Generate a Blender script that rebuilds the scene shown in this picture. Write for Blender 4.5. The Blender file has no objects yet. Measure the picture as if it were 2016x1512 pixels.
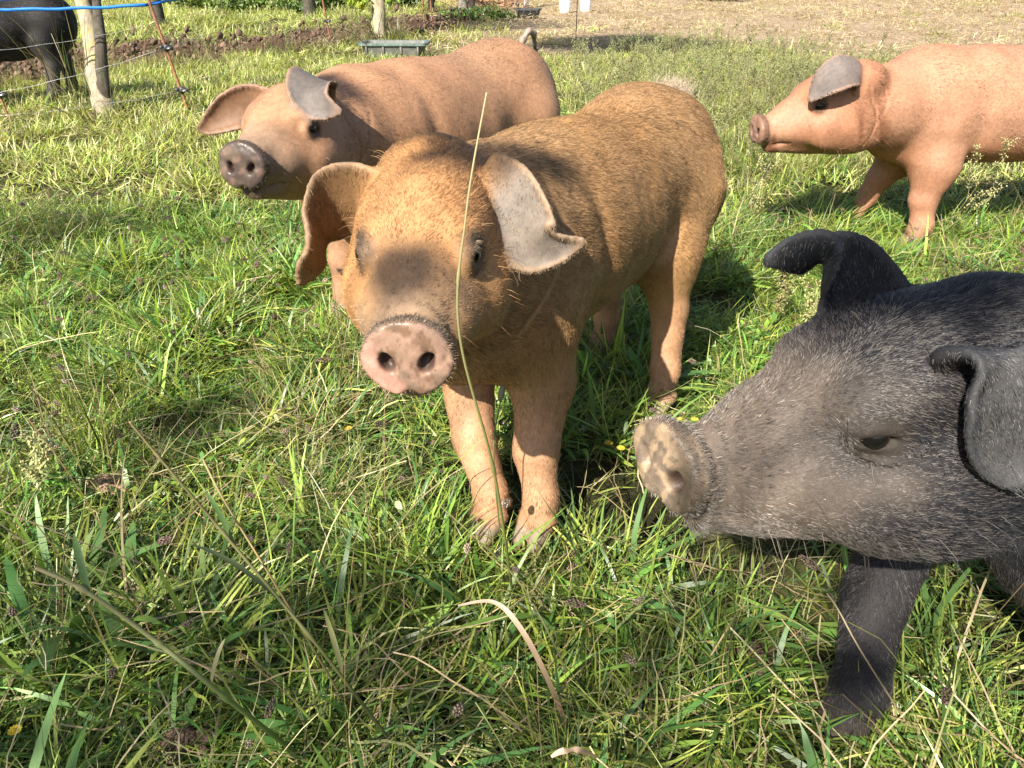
import bpy, math, random, os
import numpy as np
from mathutils import Vector
DBG = ''
rng = np.random.default_rng(7)
random.seed(7)
f32 = np.float32
S = bpy.context.scene
COL = S.collection

# ------------------------------------------------------------------ camera, sky, sun, exposure
cam_d = bpy.data.cameras.new('camera'); cam = bpy.data.objects.new('camera', cam_d); COL.objects.link(cam)
TILT = math.radians(29.5)
cam.location = (0, 0, 1.0); cam.rotation_euler = (math.pi/2 - TILT, 0, 0)
cam_d.sensor_width = 36; cam_d.lens = 1480/2016*36; cam_d.clip_start = 0.02; cam_d.clip_end = 500
S.camera = cam
SUN_EL = math.radians(41); SUN_DIR = (0.50, 0.865)      # horizontal travel direction of the light
W = bpy.data.worlds.new('World'); S.world = W; W.use_nodes = True
nt = W.node_tree; nt.nodes.clear()
sky = nt.nodes.new('ShaderNodeTexSky'); sky.sky_type = 'NISHITA'; sky.sun_disc = False
sky.sun_elevation = SUN_EL
# direction towards the sun = -SUN_DIR ; sky rotation 0 = +Y, clockwise seen from above
sky.sun_rotation = math.atan2(-SUN_DIR[0], -SUN_DIR[1])
sky.air_density = 1.0; sky.dust_density = 1.5
bg = nt.nodes.new('ShaderNodeBackground'); bg.inputs[1].default_value = 0.072
wo = nt.nodes.new('ShaderNodeOutputWorld')
nt.links.new(sky.outputs[0], bg.inputs[0]); nt.links.new(bg.outputs[0], wo.inputs[0])
sun_d = bpy.data.lights.new('sun', 'SUN'); sun = bpy.data.objects.new('sun', sun_d); COL.objects.link(sun)
sun_d.energy = 5.0; sun_d.angle = math.radians(0.5); sun_d.color = (1.0, 0.93, 0.82)
dv = Vector((SUN_DIR[0]*math.cos(SUN_EL), SUN_DIR[1]*math.cos(SUN_EL), -math.sin(SUN_EL)))
sun.rotation_euler = dv.to_track_quat('-Z', 'Y').to_euler()
sun.location = (-3, -5, 6)
S.view_settings.view_transform = 'Standard'; S.view_settings.look = 'None'
S.view_settings.gamma = 1; S.view_settings.use_curve_mapping = False
S.view_settings.exposure = 1.38
S.cycles.use_denoising = True
S.cycles.max_bounces = 6; S.cycles.diffuse_bounces = 3; S.cycles.glossy_bounces = 2; S.cycles.transmission_bounces = 3
S.cycles.transparent_max_bounces = 8; S.cycles.caustics_reflective = False; S.cycles.caustics_refractive = False

# ------------------------------------------------------------------ helpers
def ray(px, py):
    a = (px-1008)/1480; b = -(py-756)/1480; c, s = math.cos(TILT), math.sin(TILT)
    return np.array((a, c+b*s, -s+b*c))
def at_h(px, py, h=0.0):
    d = ray(px, py); t = (h-1.0)/d[2]; return np.array((d[0]*t, d[1]*t, h))
def at_z(px, py, z):
    return np.array((0, 0, 1.0)) + ray(px, py)*z

def tag(o, label=None, cat=None, group=None, kind=None):
    if label: o['label'] = label
    if cat: o['category'] = cat
    if group: o['group'] = group
    if kind: o['kind'] = kind
    return o
def empty(name, loc, rz=0, **k):
    o = bpy.data.objects.new(name, None); COL.objects.link(o); o.location = loc; o.rotation_euler = (0, 0, rz)
    o.empty_display_size = 0.1
    return tag(o, **k)

def mat(name, nodes=None):
    m = bpy.data.materials.new(name); m.use_nodes = True; m.node_tree.nodes.clear(); return m
class NB:
    """tiny node builder"""
    def __init__(s, m): s.t = m.node_tree; s.n = s.t.nodes; s.l = s.t.links
    def new(s, typ, **kw):
        n = s.n.new('ShaderNode'+typ)
        ins = kw.pop('ins', {})
        for k, v in kw.items(): setattr(n, k, v)
        for k, v in ins.items(): s.set(n, k, v)
        return n
    def set(s, n, k, v):
        i = n.inputs[k]
        if isinstance(v, bpy.types.NodeSocket): s.l.new(v, i)
        else: i.default_value = v
    def math(s, op, a, b=0.0, clamp=False):
        n = s.n.new('ShaderNodeMath'); n.operation = op; n.use_clamp = clamp; s.set(n, 0, a); s.set(n, 1, b); return n.outputs[0]
    def mix(s, f, a, b, mode='MIX'):
        n = s.n.new('ShaderNodeMix'); n.data_type = 'RGBA'; n.blend_type = mode
        s.set(n, 0, f); s.set(n, 6, a); s.set(n, 7, b); return n.outputs[2]
    def noise(s, scale, detail=4, rough=.55, vec=None, out=0):
        n = s.new('TexNoise', ins={'Scale': scale, 'Detail': detail, 'Roughness': rough})
        if vec is not None: s.l.new(vec, n.inputs['Vector'])
        return n.outputs[out]
    def ramp(s, f, stops):
        n = s.n.new('ShaderNodeValToRGB'); s.l.new(f, n.inputs[0]); e = n.color_ramp.elements
        while len(e) < len(stops): e.new(0.5)
        for el, (p, c) in zip(e, stops): el.position = p; el.color = c if len(c) == 4 else (*c, 1)
        return n.outputs[0]
    def attr(s, name, typ='GEOMETRY'):
        n = s.n.new('ShaderNodeAttribute'); n.attribute_name = name; n.attribute_type = typ; return n
    def out(s, sh):
        o = s.n.new('ShaderNodeOutputMaterial'); s.l.new(sh, o.inputs[0]); return o

def simple_mat(name, col, rough=.7, var=.25, scale=20, bump=.0, bscale=60, metal=0, spec=.4, coord='Object', col2=None, bdist=.002):
    m = mat(name); b = NB(m)
    tc = b.new('TexCoord').outputs[coord]
    n = b.noise(scale, 5, .6, tc)
    c2 = col2 if col2 else tuple(max(0, x*(1-var*1.6)) for x in col)
    c1 = tuple(min(1, x*(1+var)) for x in col)
    c = b.ramp(n, [(.32, c2), (.68, c1)])
    p = b.new('BsdfPrincipled', ins={'Base Color': c, 'Roughness': rough, 'Metallic': metal, 'Specular IOR Level': spec})
    if bump:
        bn = b.new('Bump', ins={'Strength': bump, 'Distance': bdist, 'Height': b.noise(bscale, 5, .6, tc)})
        b.l.new(bn.outputs[0], p.inputs['Normal'])
    b.out(p.outputs[0]); return m

def mesh_obj(name, verts, faces, m=None, parent=None, smooth=True, cols=None, link=True):
    me = bpy.data.meshes.new(name)
    verts = np.asarray(verts, dtype=f32)
    if isinstance(faces, np.ndarray) and faces.ndim == 2:
        nf, k = faces.shape
        me.vertices.add(len(verts)); me.vertices.foreach_set('co', verts.ravel())
        me.loops.add(nf*k); me.loops.foreach_set('vertex_index', faces.ravel().astype(np.int32))
        me.polygons.add(nf); me.polygons.foreach_set('loop_start', np.arange(0, nf*k, k, dtype=np.int32))
        me.update(calc_edges=True); me.validate()
    else:
        me.from_pydata(verts.tolist(), [], faces); me.update()
    if smooth: me.polygons.foreach_set('use_smooth', np.ones(len(me.polygons), dtype=bool))
    if cols is not None:
        a = me.attributes.new('col', 'FLOAT_COLOR', 'POINT')
        a.data.foreach_set('color', np.c_[cols, np.ones(len(cols))].astype(f32).ravel())
    o = bpy.data.objects.new(name, me)
    if link: COL.objects.link(o)
    if m: me.materials.append(m)
    if parent: o.parent = parent
    return o

class MB:
    """collects simple shapes into one mesh"""
    def __init__(s): s.v = []; s.f = []; s.c = []
    def add(s, v, f, c=(1, 1, 1)):
        o = len(s.v); s.v += [tuple(x) for x in v]; s.f += [tuple(i+o for i in q) for q in f]; s.c += [tuple(c)]*len(v) if len(np.shape(c)) == 1 else [tuple(x) for x in c]
    def tube(s, pts, rad, n=8, c=(1, 1, 1), cap=True):
        pts = [np.asarray(p, float) for p in pts]
        rad = [rad]*len(pts) if np.isscalar(rad) else rad
        v = []; up = np.array((0, 0, 1.0)); prev = None
        for i, p in enumerate(pts):
            t = pts[min(i+1, len(pts)-1)] - pts[max(i-1, 0)]; t = t/(np.linalg.norm(t)+1e-9)
            if prev is None:
                a = np.cross(t, up)
                if np.linalg.norm(a) < .1: a = np.cross(t, (1, 0, 0))
            else: a = prev - t*np.dot(prev, t)
            a = a/(np.linalg.norm(a)+1e-9); prev = a; b = np.cross(t, a)
            for k in range(n):
                w = 2*math.pi*k/n; v.append(p + rad[i]*(a*math.cos(w)+b*math.sin(w)))
        f = [(i*n+k, i*n+(k+1) % n, (i+1)*n+(k+1) % n, (i+1)*n+k) for i in range(len(pts)-1) for k in range(n)]
        if cap: f += [tuple(range(n-1, -1, -1)), tuple((len(pts)-1)*n+k for k in range(n))]
        s.add(v, f, c)
    def box(s, c0, sz, col=(1, 1, 1), R=None):
        c0 = np.asarray(c0, float); h = np.asarray(sz, float)/2
        v = [np.array((x, y, z))*h for x in (-1, 1) for y in (-1, 1) for z in (-1, 1)]
        if R is not None: v = [R @ p for p in v]
        s.add([p+c0 for p in v], [(0, 1, 3, 2), (4, 6, 7, 5), (0, 4, 5, 1), (2, 3, 7, 6), (0, 2, 6, 4), (1, 5, 7, 3)], col)
    def blob(s, c0, r, n=8, m=6, c=(1, 1, 1), jit=0., R=None):
        v = []; c0 = np.asarray(c0, float); r = np.asarray(r, float)
        for i in range(m+1):
            th = math.pi*i/m
            for k in range(n):
                w = 2*math.pi*k/n; p = np.array((math.sin(th)*math.cos(w), math.sin(th)*math.sin(w), math.cos(th)))*r*(1+random.uniform(-jit, jit))
                if R is not None: p = R @ p
                v.append(p+c0)
        s.add(v, [(i*n+k, (i+1)*n+k, (i+1)*n+(k+1) % n, i*n+(k+1) % n) for i in range(m) for k in range(n)], c)
    def build(s, name, m, parent=None, smooth=True, link=True):
        return mesh_obj(name, s.v, s.f, m, parent, smooth, np.array(s.c), link)

def rotm(axis, deg):
    a = math.radians(deg); c, s_ = math.cos(a), math.sin(a)
    return np.array({'x': ((1, 0, 0), (0, c, -s_), (0, s_, c)), 'y': ((c, 0, s_), (0, 1, 0), (-s_, 0, c)), 'z': ((c, -s_, 0), (s_, c, 0), (0, 0, 1))}[axis])

def vnoise(p, scale, seed=0, oct=2):
    """cheap smooth pseudo-noise from sums of sines, about -1..1"""
    r = np.random.default_rng(seed); out = 0; amp = 1; tot = 0
    for o in range(oct):
        for _ in range(4):
            k = r.normal(size=3)*scale*(2**o); out = out + amp*np.sin(p @ k + r.uniform(0, 6.28)); tot += amp*.8
        amp *= .55
    return out/tot*1.6

# ------------------------------------------------------------------ signed-distance modelling
def sd_ell(x, y, z, c, r, R=None):
    px, py, pz = x-c[0], y-c[1], z-c[2]
    if R is not None:
        q0 = px*R[0, 0]+py*R[1, 0]+pz*R[2, 0]; q1 = px*R[0, 1]+py*R[1, 1]+pz*R[2, 1]; q2 = px*R[0, 2]+py*R[1, 2]+pz*R[2, 2]
        px, py, pz = q0, q1, q2
    a, b, c_ = px/r[0], py/r[1], pz/r[2]
    k0 = np.sqrt(a*a+b*b+c_*c_); a, b, c_ = a/r[0], b/r[1], c_/r[2]
    k1 = np.sqrt(a*a+b*b+c_*c_)+1e-6
    return k0*(k0-1)/k1
def sd_cone(x, y, z, a, b, r1, r2, sy=1.0):
    a = np.array(a, float); b = np.array(b, float); ba = b-a; L = ba @ ba
    t = np.clip(((x-a[0])*ba[0]+(y-a[1])*ba[1]+(z-a[2])*ba[2])/L, 0, 1)
    dx, dy, dz = x-a[0]-t*ba[0], (y-a[1]-t*ba[1])/sy, z-a[2]-t*ba[2]
    return np.sqrt(dx*dx+dy*dy+dz*dz)-(r1+(r2-r1)*t*t*(3-2*t) if False else r1+(r2-r1)*t)
def smin(a, b, k):
    h = np.clip(.5+.5*(b-a)/k, 0, 1); return b+(a-b)*h-k*h*(1-h)
def smax(a, b, k): return -smin(-a, -b, k)

# ---- the head, in its own frame: x to the snout, y to its left, z up
def head_solid(x, y, z, o):
    ay = np.abs(y)
    E = lambda c, r: sd_ell(x, ay, z, c, r)
    d = sd_ell(x, y, z, (-.03, 0, .015), (.115, .100, .098))
    d = smin(d, sd_ell(x, y, z, (-.10, 0, .05), (.085, .085, .075)), .03)
    d = smin(d, E((.035, .050, .048), (.065, .036, .032)), .03)
    d = smin(d, E((.000, .070, -.052), (.112, .052, .072)), .035)
    d = smin(d, E((-.07, .03, -.10), (.095, .065, .060)), .04)
    mz = o.get('mz', 1.)
    d = smin(d, sd_cone(x, y, z, (.02, 0, .005-.012*(1-mz)/.15), (.200, 0, -.026), .078*mz, .036*mz, 1.08), .03)
    d = smin(d, sd_cone(x, y, z, (.04, 0, -.05), (.20, 0, -.050), .066, .036, 1.15), .03)
    d = smin(d, sd_ell(x, ay, z, (.105, .040, -.050), (.075, .034, .042)), .02)
    d = smin(d, sd_ell(x, ay, z, (.085, .042*mz, -.035-.008*(1-mz)/.15), (.085, .044, .052*mz)), .02)
    jaw = sd_cone(x, y, z, (.0, 0, -.095), (.200, 0, -.092), .058, .021, 1.35)
    d = smin(d, jaw, .020)
    d = smin(d, sd_cone(x, y, z, (.0, 0, .045), (.125, 0, .002-.006*(1-mz)/.15), .058, .040, 1.1), .04)
    # snout disc: a rounded oval slab
    sn = o['snout']; ca, sa = math.cos(sn[1]), math.sin(sn[1])
    X, Z = x-sn[0], z+.034
    u = X*ca-Z*sa+o.get('dy', 0)*y; w = X*sa+Z*ca
    q = np.sqrt((y/1.11)**2+(w*.97)**2)-sn[2]
    # bottom lip notch
    q = q+.010*np.exp(-(y/.010)**2)*np.clip(-(w)/.04, 0, 1)**2
    th = np.abs(u+.004*((y/.05)**2+(w/.05)**2))-.0065
    disc = np.minimum(np.maximum(q, th), 0)+np.sqrt(np.maximum(q, 0)**2+np.maximum(th, 0)**2)-.0055
    d = smin(d, disc, .010)
    # nostrils
    nos = sd_ell(u, ay-.25*(w+.003), w, (.012, .0240, -.003), (.020, .0088, .0135))
    d = smax(d, -nos, .006)
    # mouth line
    for a, b in (((.215, .012, -.083), (.175, .040, -.082)), ((.175, .040, -.082), (.125, .058, -.075)), ((.125, .058, -.075), (.080, .070, -.058))):
        d = smax(d, -sd_cone(x, ay, z, a, b, .0028, .0028), .005)
    # wrinkles behind the disc
    wr = o.get('wr', 1.)
    for xx, am in ((.208, .0026*wr), (.196, .0016*wr), (.184, .0013*wr), (.168, .0008*wr)):
        xx = xx+.004*np.sin(z*60+xx*900)
        d = d+am*np.exp(-((x-xx)/.0035)**2)*np.clip((z+.085)/.03, 0, 1)
    # eyes
    ex, ez = o['eye']; ey = o['ey']
    if ey is not None:
        d = smin(d, sd_ell(x, ay, z, (ex, ey-.008, ez), (.028, .015, .022)), .014)
        d = smax(d, -sd_ell(x, ay, z, (ex+.001, ey+.012, ez), (.0190, .020, .0118*o.get('eo', 1))), .004)
        d = smin(d, sd_cone(x, ay, z, (ex-.017, ey+.003, ez+.007), (ex+.014, ey+.001, ez+.010), .0052*o.get('lid', 1), .0050*o.get('lid', 1)), .006)
        d = smin(d, sd_cone(x, ay, z, (ex-.014, ey+.001, ez-.012), (ex+.016, ey-.003, ez-.010), .0040, .0036), .006)
        rho = np.sqrt(((x-ex+.004)/1.35)**2+(z-ez-.001)**2); sd_ = np.exp(-(np.maximum(0, ey-ay-.03)/.03)**2)
        for r0, am in ((.0215, .0016), (.0265, .0013), (.0325, .0012), (.0395, .0008)):
            r0 = r0+.0022*np.sin(x*140+r0*900)+.0015*np.sin(z*190+r0*500)
            d = d+wr*am*np.exp(-((rho-r0)/.0028)**2)*sd_*np.clip(.55-(z-ez)/.04+.3*np.sin(x*90), 0, 1)
        d = d-wr*.0016*np.exp(-((rho-.024)/.004)**2)*sd_*np.clip(.3-(z-ez)/.03, 0, 1)
    return d
def head_eye_y(o):
    ys = np.linspace(.12, .03, 181); o['ey'] = None
    v = head_solid(np.full_like(ys, o['eye'][0]), ys, np.full_like(ys, o['eye'][1]), o)
    o['ey'] = float(ys[np.argmax(v < 0)])

def ear_points(ctrl, n=96, m=60):
    """ctrl rows: pos(3), half-width, width-dir(3), cup.  returns surface points (n,m,3), radius (n,m), the u and v"""
    C = np.array([list(c[0])+[c[1]]+list(c[2])+[c[3]] for c in ctrl], float)
    k = len(C); t = np.linspace(0, k-1, n); i = np.clip(t.astype(int), 0, k-2); f = (t-i)[:, None]
    P0 = C[np.clip(i-1, 0, k-1)]; P1 = C[i]; P2 = C[i+1]; P3 = C[np.clip(i+2, 0, k-1)]
    q = .5*((2*P1)+(-P0+P2)*f+(2*P0-5*P1+4*P2-P3)*f**2+(-P0+3*P1-3*P2+P3)*f**3)
    pos, hw, wd, cup = q[:, :3], np.maximum(q[:, 3], .002), q[:, 4:7], q[:, 7]
    wd /= np.linalg.norm(wd, axis=1)[:, None]
    tg = np.gradient(pos, axis=0); tg /= np.linalg.norm(tg, axis=1)[:, None]+1e-9
    wd = wd-tg*(wd*tg).sum(1)[:, None]; wd /= np.linalg.norm(wd, axis=1)[:, None]+1e-9
    nr = np.cross(tg, wd)
    v = np.linspace(-1, 1, m)
    P = pos[:, None]+wd[:, None]*(hw[:, None]*np.sin(v*1.35)/math.sin(1.35))[..., None]+nr[:, None]*(cup[:, None]*(v**2))[..., None]
    uu = np.linspace(0, 1, n)[:, None]
    r = .0050*(1-.28*np.abs(v)**4)[None]*(1-.20*uu**2)+.004*np.exp(-(uu/.12)**2)
    return P, r, uu

def surface_nets(F, X, Y, Z):
    s = F < 0
    nx, ny, nz = F.shape
    cs = np.zeros((nx-1, ny-1, nz-1), np.uint8)
    for a in (0, 1):
        for b in (0, 1):
            for c in (0, 1): cs += s[a:nx-1+a, b:ny-1+b, c:nz-1+c]
    act = (cs > 0) & (cs < 8)
    I, J, K = np.nonzero(act)
    idx = np.full(act.shape, -1, np.int32); idx[I, J, K] = np.arange(len(I))
    acc = np.zeros((len(I), 3)); cnt = np.zeros(len(I))
    G = (X, Y, Z)
    for ax in range(3):
        o1, o2 = [t for t in range(3) if t != ax]
        for a in (0, 1):
            for b in (0, 1):
                off = [0, 0, 0]; off[o1] = a; off[o2] = b
                i0 = [I+off[0], J+off[1], K+off[2]]; i1 = list(i0); i1[ax] = i1[ax]+1
                f0 = F[tuple(i0)]; f1 = F[tuple(i1)]; m_ = (f0 < 0) != (f1 < 0)
                t = np.where(m_, f0/np.where(m_, f0-f1, 1), 0)
                p = np.stack([G[d][i0[d]] for d in range(3)], 1).astype(float)
                p[:, ax] += t*(G[ax][i1[ax]]-G[ax][i0[ax]])
                acc += p*m_[:, None]; cnt += m_
    V = acc/cnt[:, None]
    quads = []
    for ax in range(3):
        o1, o2 = (ax+1) % 3, (ax+2) % 3
        sl0 = [slice(1, -1)]*3; sl0[ax] = slice(0, -1); sl1 = list(sl0); sl1[ax] = slice(1, None)
        a0 = s[tuple(sl0)]; a1 = s[tuple(sl1)]
        e = np.nonzero(a0 != a1); base = [e[0]+1, e[1]+1, e[2]+1]; base[ax] = base[ax]-1
        ins = a0[e]
        def cell(d1, d2):
            b = [t.copy() for t in base]; b[o1] += d1; b[o2] += d2; return idx[tuple(b)]
        q = np.stack([cell(-1, -1), cell(0, -1), cell(0, 0), cell(-1, 0)], 1)
        q[~ins] = q[~ins][:, ::-1]
        quads.append(q)
    return V, np.concatenate(quads)

def smooth_mesh(V, Q, it, lam):
    e0 = Q.ravel(); e1 = np.roll(Q, -1, 1).ravel()
    deg = np.bincount(e0, minlength=len(V))+np.bincount(e1, minlength=len(V))
    for k in range(it):
        for l in (lam, -lam*1.04):
            A = np.stack([np.bincount(e0, V[e1, d], len(V))+np.bincount(e1, V[e0, d], len(V)) for d in range(3)], 1)/deg[:, None]
            V = V+l*(A-V)
    return V

def vert_normals(V, Q):
    n = np.cross(V[Q[:, 2]]-V[Q[:, 0]], V[Q[:, 3]]-V[Q[:, 1]])
    N = np.stack([np.bincount(Q.ravel(), np.repeat(n[:, d], 4), len(V)) for d in range(3)], 1)
    return N/(np.linalg.norm(N, axis=1)[:, None]+1e-12), np.linalg.norm(n, axis=1)/2

BODY = [  # centre, radii, blend
    ((-.41, .075, .53), (.155, .100, .180), .05), ((-.41, -.075, .53), (.155, .100, .180), .05),
    ((-.36, 0, .575), (.21, .155, .175), .06),
    ((-.12, 0, .515), (.33, .175, .205), .07),
    ((.10, 0, .520), (.27, .180, .210), .06),
    ((.27, .055, .50), (.155, .115, .205), .05), ((.27, -.055, .50), (.155, .115, .205), .05),
    ((.28, 0, .60), (.17, .10, .125), .05),
    ((.37, 0, .46), (.11, .105, .14), .05)]

def build_pig(name, origin, heading, scale, head, legs, look, label, res=(.0036, .0075), ears=None, tail=None, group=None, fat=1.0, bodyz=0, fur=None, seed=1):
    hd = math.radians(heading)
    root = empty(name, origin, hd, label=label, cat='pig', group=group)
    Rw = rotm('z', heading)
    # head pose: position in the world, world yaw, pitch, roll
    hp, yaw, pitch, roll, hs = head['pos'], head['yaw'], head['pitch'], head.get('roll', 0), head.get('s', 1)
    Rh = Rw.T @ rotm('z', yaw) @ rotm('y', -pitch) @ rotm('x', roll)
    th = Rw.T @ (np.asarray(hp, float)-np.asarray(origin, float))
    ho = dict(eye=head.get('eye', (.068, .026)), wr=head.get('wr', .6), mz=head.get('mz', 1.), dy=head.get('dy', 0), lid=head.get('lid', 1.), eo=head.get('eo', 1.), snout=(.236, head.get('tilt', -.05), head.get('sr', .0445)))
    head_eye_y(ho)
    def toh(x, y, z):
        px, py, pz = x-th[0], y-th[1], z-th[2]
        return tuple((px*Rh[0, i]+py*Rh[1, i]+pz*Rh[2, i])/hs for i in range(3))
    h2l = lambda p: Rh @ (np.asarray(p, float)*hs)+th
    Hd = lambda x, y, z: head_solid(*toh(x, y, z), ho)*hs
    sc = scale
    body = [(np.array(c)*sc+np.array((0, 0, bodyz)), np.array(r)*sc*np.array((1, fat, 1)), k) for c, r, k in BODY]
    tags = {}
    def prims():
        for c, r, k in body: yield 'body', (lambda x, y, z, c=c, r=r: sd_ell(x, y, z, c, r)), c-r, c+r, k
        sh = np.array((.30, 0, .53))*sc+np.array((0, 0, bodyz)); nk = h2l((-.06, 0, -.035))
        mid = (sh+nk)/2
        for a, b, r1, r2 in ((sh, mid, .165*sc, .140*sc), (mid, nk, .140*sc, .098*hs)):
            lo = np.minimum(a, b)-.18*sc; hi = np.maximum(a, b)+.18*sc
            yield 'body', (lambda x, y, z, a=a, b=b, r1=r1, r2=r2: sd_cone(x, y, z, a, b, r1, r2, .92)), lo, hi, .05
        for side in legs:
            J = legs[side]
            for (a, r1), (b, r2) in zip(J[:-1], J[1:]):
                a = np.array(a); b = np.array(b); R = max(r1, r2)
                yield 'leg', (lambda x, y, z, a=a, b=b, r1=r1, r2=r2: sd_cone(x, y, z, a, b, r1, r2)), np.minimum(a, b)-R, np.maximum(a, b)+R, (.05 if r1 > .065*sc else .018)
            # pastern, two toes and dew claws
            a = np.array(J[-1][0]); r = J[-1][1]; tx = J[-1][2] if len(J[-1]) > 2 else 0
            c_, s_ = math.cos(tx), math.sin(tx)
            for q in (-1, 1):
                t0 = a+np.array((-s_*q*.016, c_*q*.016, -.005))*sc; t1 = a+np.array((c_*.040-s_*q*.017, s_*.040+c_*q*.017, -a[2]+.014))*sc
                yield 'hoof', (lambda x, y, z, a=t0, b=t1: sd_cone(x, y, z, a, b, .024*sc, .0145*sc)), np.minimum(t0, t1)-.03*sc, np.maximum(t0, t1)+.03*sc, .008
                t2 = a+np.array((-c_*.034-s_*q*.018, -s_*.034+c_*q*.018, .012))*sc
                yield 'hoof', (lambda x, y, z, a=t2, b=t2+np.array((-.006, 0, -.02)): sd_cone(x, y, z, a, b, .011*sc, .007*sc)), t2-.03, t2+.03, .01
        if tail:
            for (a, r1), (b, r2) in zip(tail[:-1], tail[1:]):
                a = np.array(a)*sc+np.array((0, 0, bodyz)); b = np.array(b)*sc+np.array((0, 0, bodyz))
                yield 'tail', (lambda x, y, z, a=a, b=b, r1=r1, r2=r2: sd_cone(x, y, z, a, b, r1, r2)), np.minimum(a, b)-r1, np.maximum(a, b)+r1, .012
    P = list(prims())
    lo = np.min([p[2] for p in P], 0)-.02; hi = np.max([p[3] for p in P], 0)+.02
    hc = h2l((.06, 0, 0)); 
    hlo, hhi = hc-.22*hs, hc+.22*hs
    E = []
    for e in (ears or []):
        pts, r, uu = ear_points(e[0]); pts = (pts.reshape(-1, 3)*hs) @ Rh.T+th; r = r.reshape(-1)*hs
        E.append((pts, r, np.repeat(uu, 60, 1).ravel(), Rh @ np.array(e[1], float), np.tile(np.abs(np.linspace(-1, 1, 60)), 96))); hlo = np.minimum(hlo, pts.min(0)-.012); hhi = np.maximum(hhi, pts.max(0)+.012)
    lo = np.minimum(lo, hlo); hi = np.maximum(hi, hhi)
    def axis(a):
        f, c = res; out = [lo[a]]
        while out[-1] < hi[a]:
            x = out[-1]; inside = (x > hlo[a]-c) and (x < hhi[a])
            st = f if inside else c
            if a == 2 and x < .12*sc: st = min(st, f*1.3)
            out.append(x+st)
        return np.array(out, f32)
    X, Y, Z = axis(0), axis(1), axis(2)
    F = np.full((len(X), len(Y), len(Z)), .3, f32)
    def block(l, h, mg):
        s_ = []
        for a, A in enumerate((X, Y, Z)):
            i0 = max(0, np.searchsorted(A, l[a]-mg)-1); i1 = min(len(A), np.searchsorted(A, h[a]+mg)+1); s_.append(slice(i0, i1))
        return tuple(s_)
    def grids(s_): return X[s_[0]][:, None, None], Y[s_[1]][None, :, None], Z[s_[2]][None, None, :]
    for t, fn, l, h, k in P:
        s_ = block(l, h, k+.02); F[s_] = smin(F[s_], fn(*grids(s_)).astype(f32), k)
    s_ = block(hc-.26*hs, hc+.26*hs, 0); F[s_] = smin(F[s_], Hd(*grids(s_)).astype(f32), .028)
    # skin folds and mild lumpiness
    for pts, r, _, _, _ in E:
        s_ = block(pts.min(0), pts.max(0), .02); D = np.full(F[s_].shape, .05, f32)
        xs, ys, zs = X[s_[0]], Y[s_[1]], Z[s_[2]]
        for p, rr in zip(pts.astype(f32), r.astype(f32)):
            i0 = np.searchsorted(xs, p[0]-.012); i1 = np.searchsorted(xs, p[0]+.012)
            j0 = np.searchsorted(ys, p[1]-.012); j1 = np.searchsorted(ys, p[1]+.012)
            k0 = np.searchsorted(zs, p[2]-.012); k1 = np.searchsorted(zs, p[2]+.012)
            a = (xs[i0:i1]-p[0])**2; b = (ys[j0:j1]-p[1])**2; c = (zs[k0:k1]-p[2])**2
            d = np.sqrt(a[:, None, None]+b[None, :, None]+c[None, None, :])-rr
            v = D[i0:i1, j0:j1, k0:k1]; np.minimum(v, d, out=v)
        F[s_] = smin(F[s_], D, .014)
    V, Q = surface_nets(F, X, Y, Z)
    V = smooth_mesh(V, Q, 3, .5)
    # lumpiness
    N, _ = vert_normals(V, Q)
    V = V+N*(vnoise(V, 22, seed)*.0018*sc)[:, None]
    # keep only the component connected to the biggest part: isolated bits are tiny
    dh = Hd(V[:, 0], V[:, 1], V[:, 2])
    dleg = np.min([fn(V[:, 0], V[:, 1], V[:, 2]) for t, fn, l, h, k in P if t == 'leg'], 0)
    dhoof = np.min([fn(V[:, 0], V[:, 1], V[:, 2]) for t, fn, l, h, k in P if t == 'hoof'], 0)
    dbody = np.min([fn(V[:, 0], V[:, 1], V[:, 2]) for t, fn, l, h, k in P if t == 'body'], 0)
    dtail = np.min([fn(V[:, 0], V[:, 1], V[:, 2]) for t, fn, l, h, k in P if t == 'tail'], 0) if tail else np.full(len(V), 1.)
    dear = np.full(len(V), 1.); uear = np.zeros(len(V)); oear = np.zeros(len(V)); vear = np.zeros(len(V))
    near = np.all((V > hlo-.02) & (V < hhi+.02), 1).nonzero()[0]
    for pts, r, uu, od, vv in E:
        pc = pts[::3]; uc = uu[::3]; vc = vv[::3]
        for c0 in range(0, len(near), 4000):
            ii = near[c0:c0+4000]; d2 = ((V[ii][:, None]-pc[None])**2).sum(2); j = d2.argmin(1); d = np.sqrt(d2[np.arange(len(ii)), j])
            up = d < dear[ii]; dear[ii[up]] = d[up]; uear[ii[up]] = uc[j[up]]; vear[ii[up]] = vc[j[up]]; oear[ii[up]] = (N[ii[up]] @ od)/np.linalg.norm(od)
    hx, hy, hz = toh(V[:, 0], V[:, 1], V[:, 2])
    ctx = dict(V=V, N=N, dh=dh, dleg=dleg, dhoof=dhoof, dbody=dbody, dtail=dtail, dear=dear, uear=uear, vear=vear, oear=oear, hx=hx, hy=hy, hz=hz, ho=ho, sc=sc, Rh=Rh, seed=seed)
    colr = look['color'](ctx)
    fold = np.zeros(len(V))
    for x0, am in ((-.105, .0045), (-.135, .0035), (-.170, .003)):
        fold -= am*np.exp(-((hx-x0-.018*np.sin(hz*28+x0*60)-.25*np.maximum(0, -hz-.02))/.0055)**2)*sstep(.09, .02, hz)*sstep(-.20, -.14, hz)*sstep(.25, .12, dh/hs)
    bx, bz = V[:, 0]/sc, (V[:, 2]-bodyz)/sc; side_ = sstep(.03, .09, np.abs(V[:, 1])/sc)*sstep(.03, .0, dbody)
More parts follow.
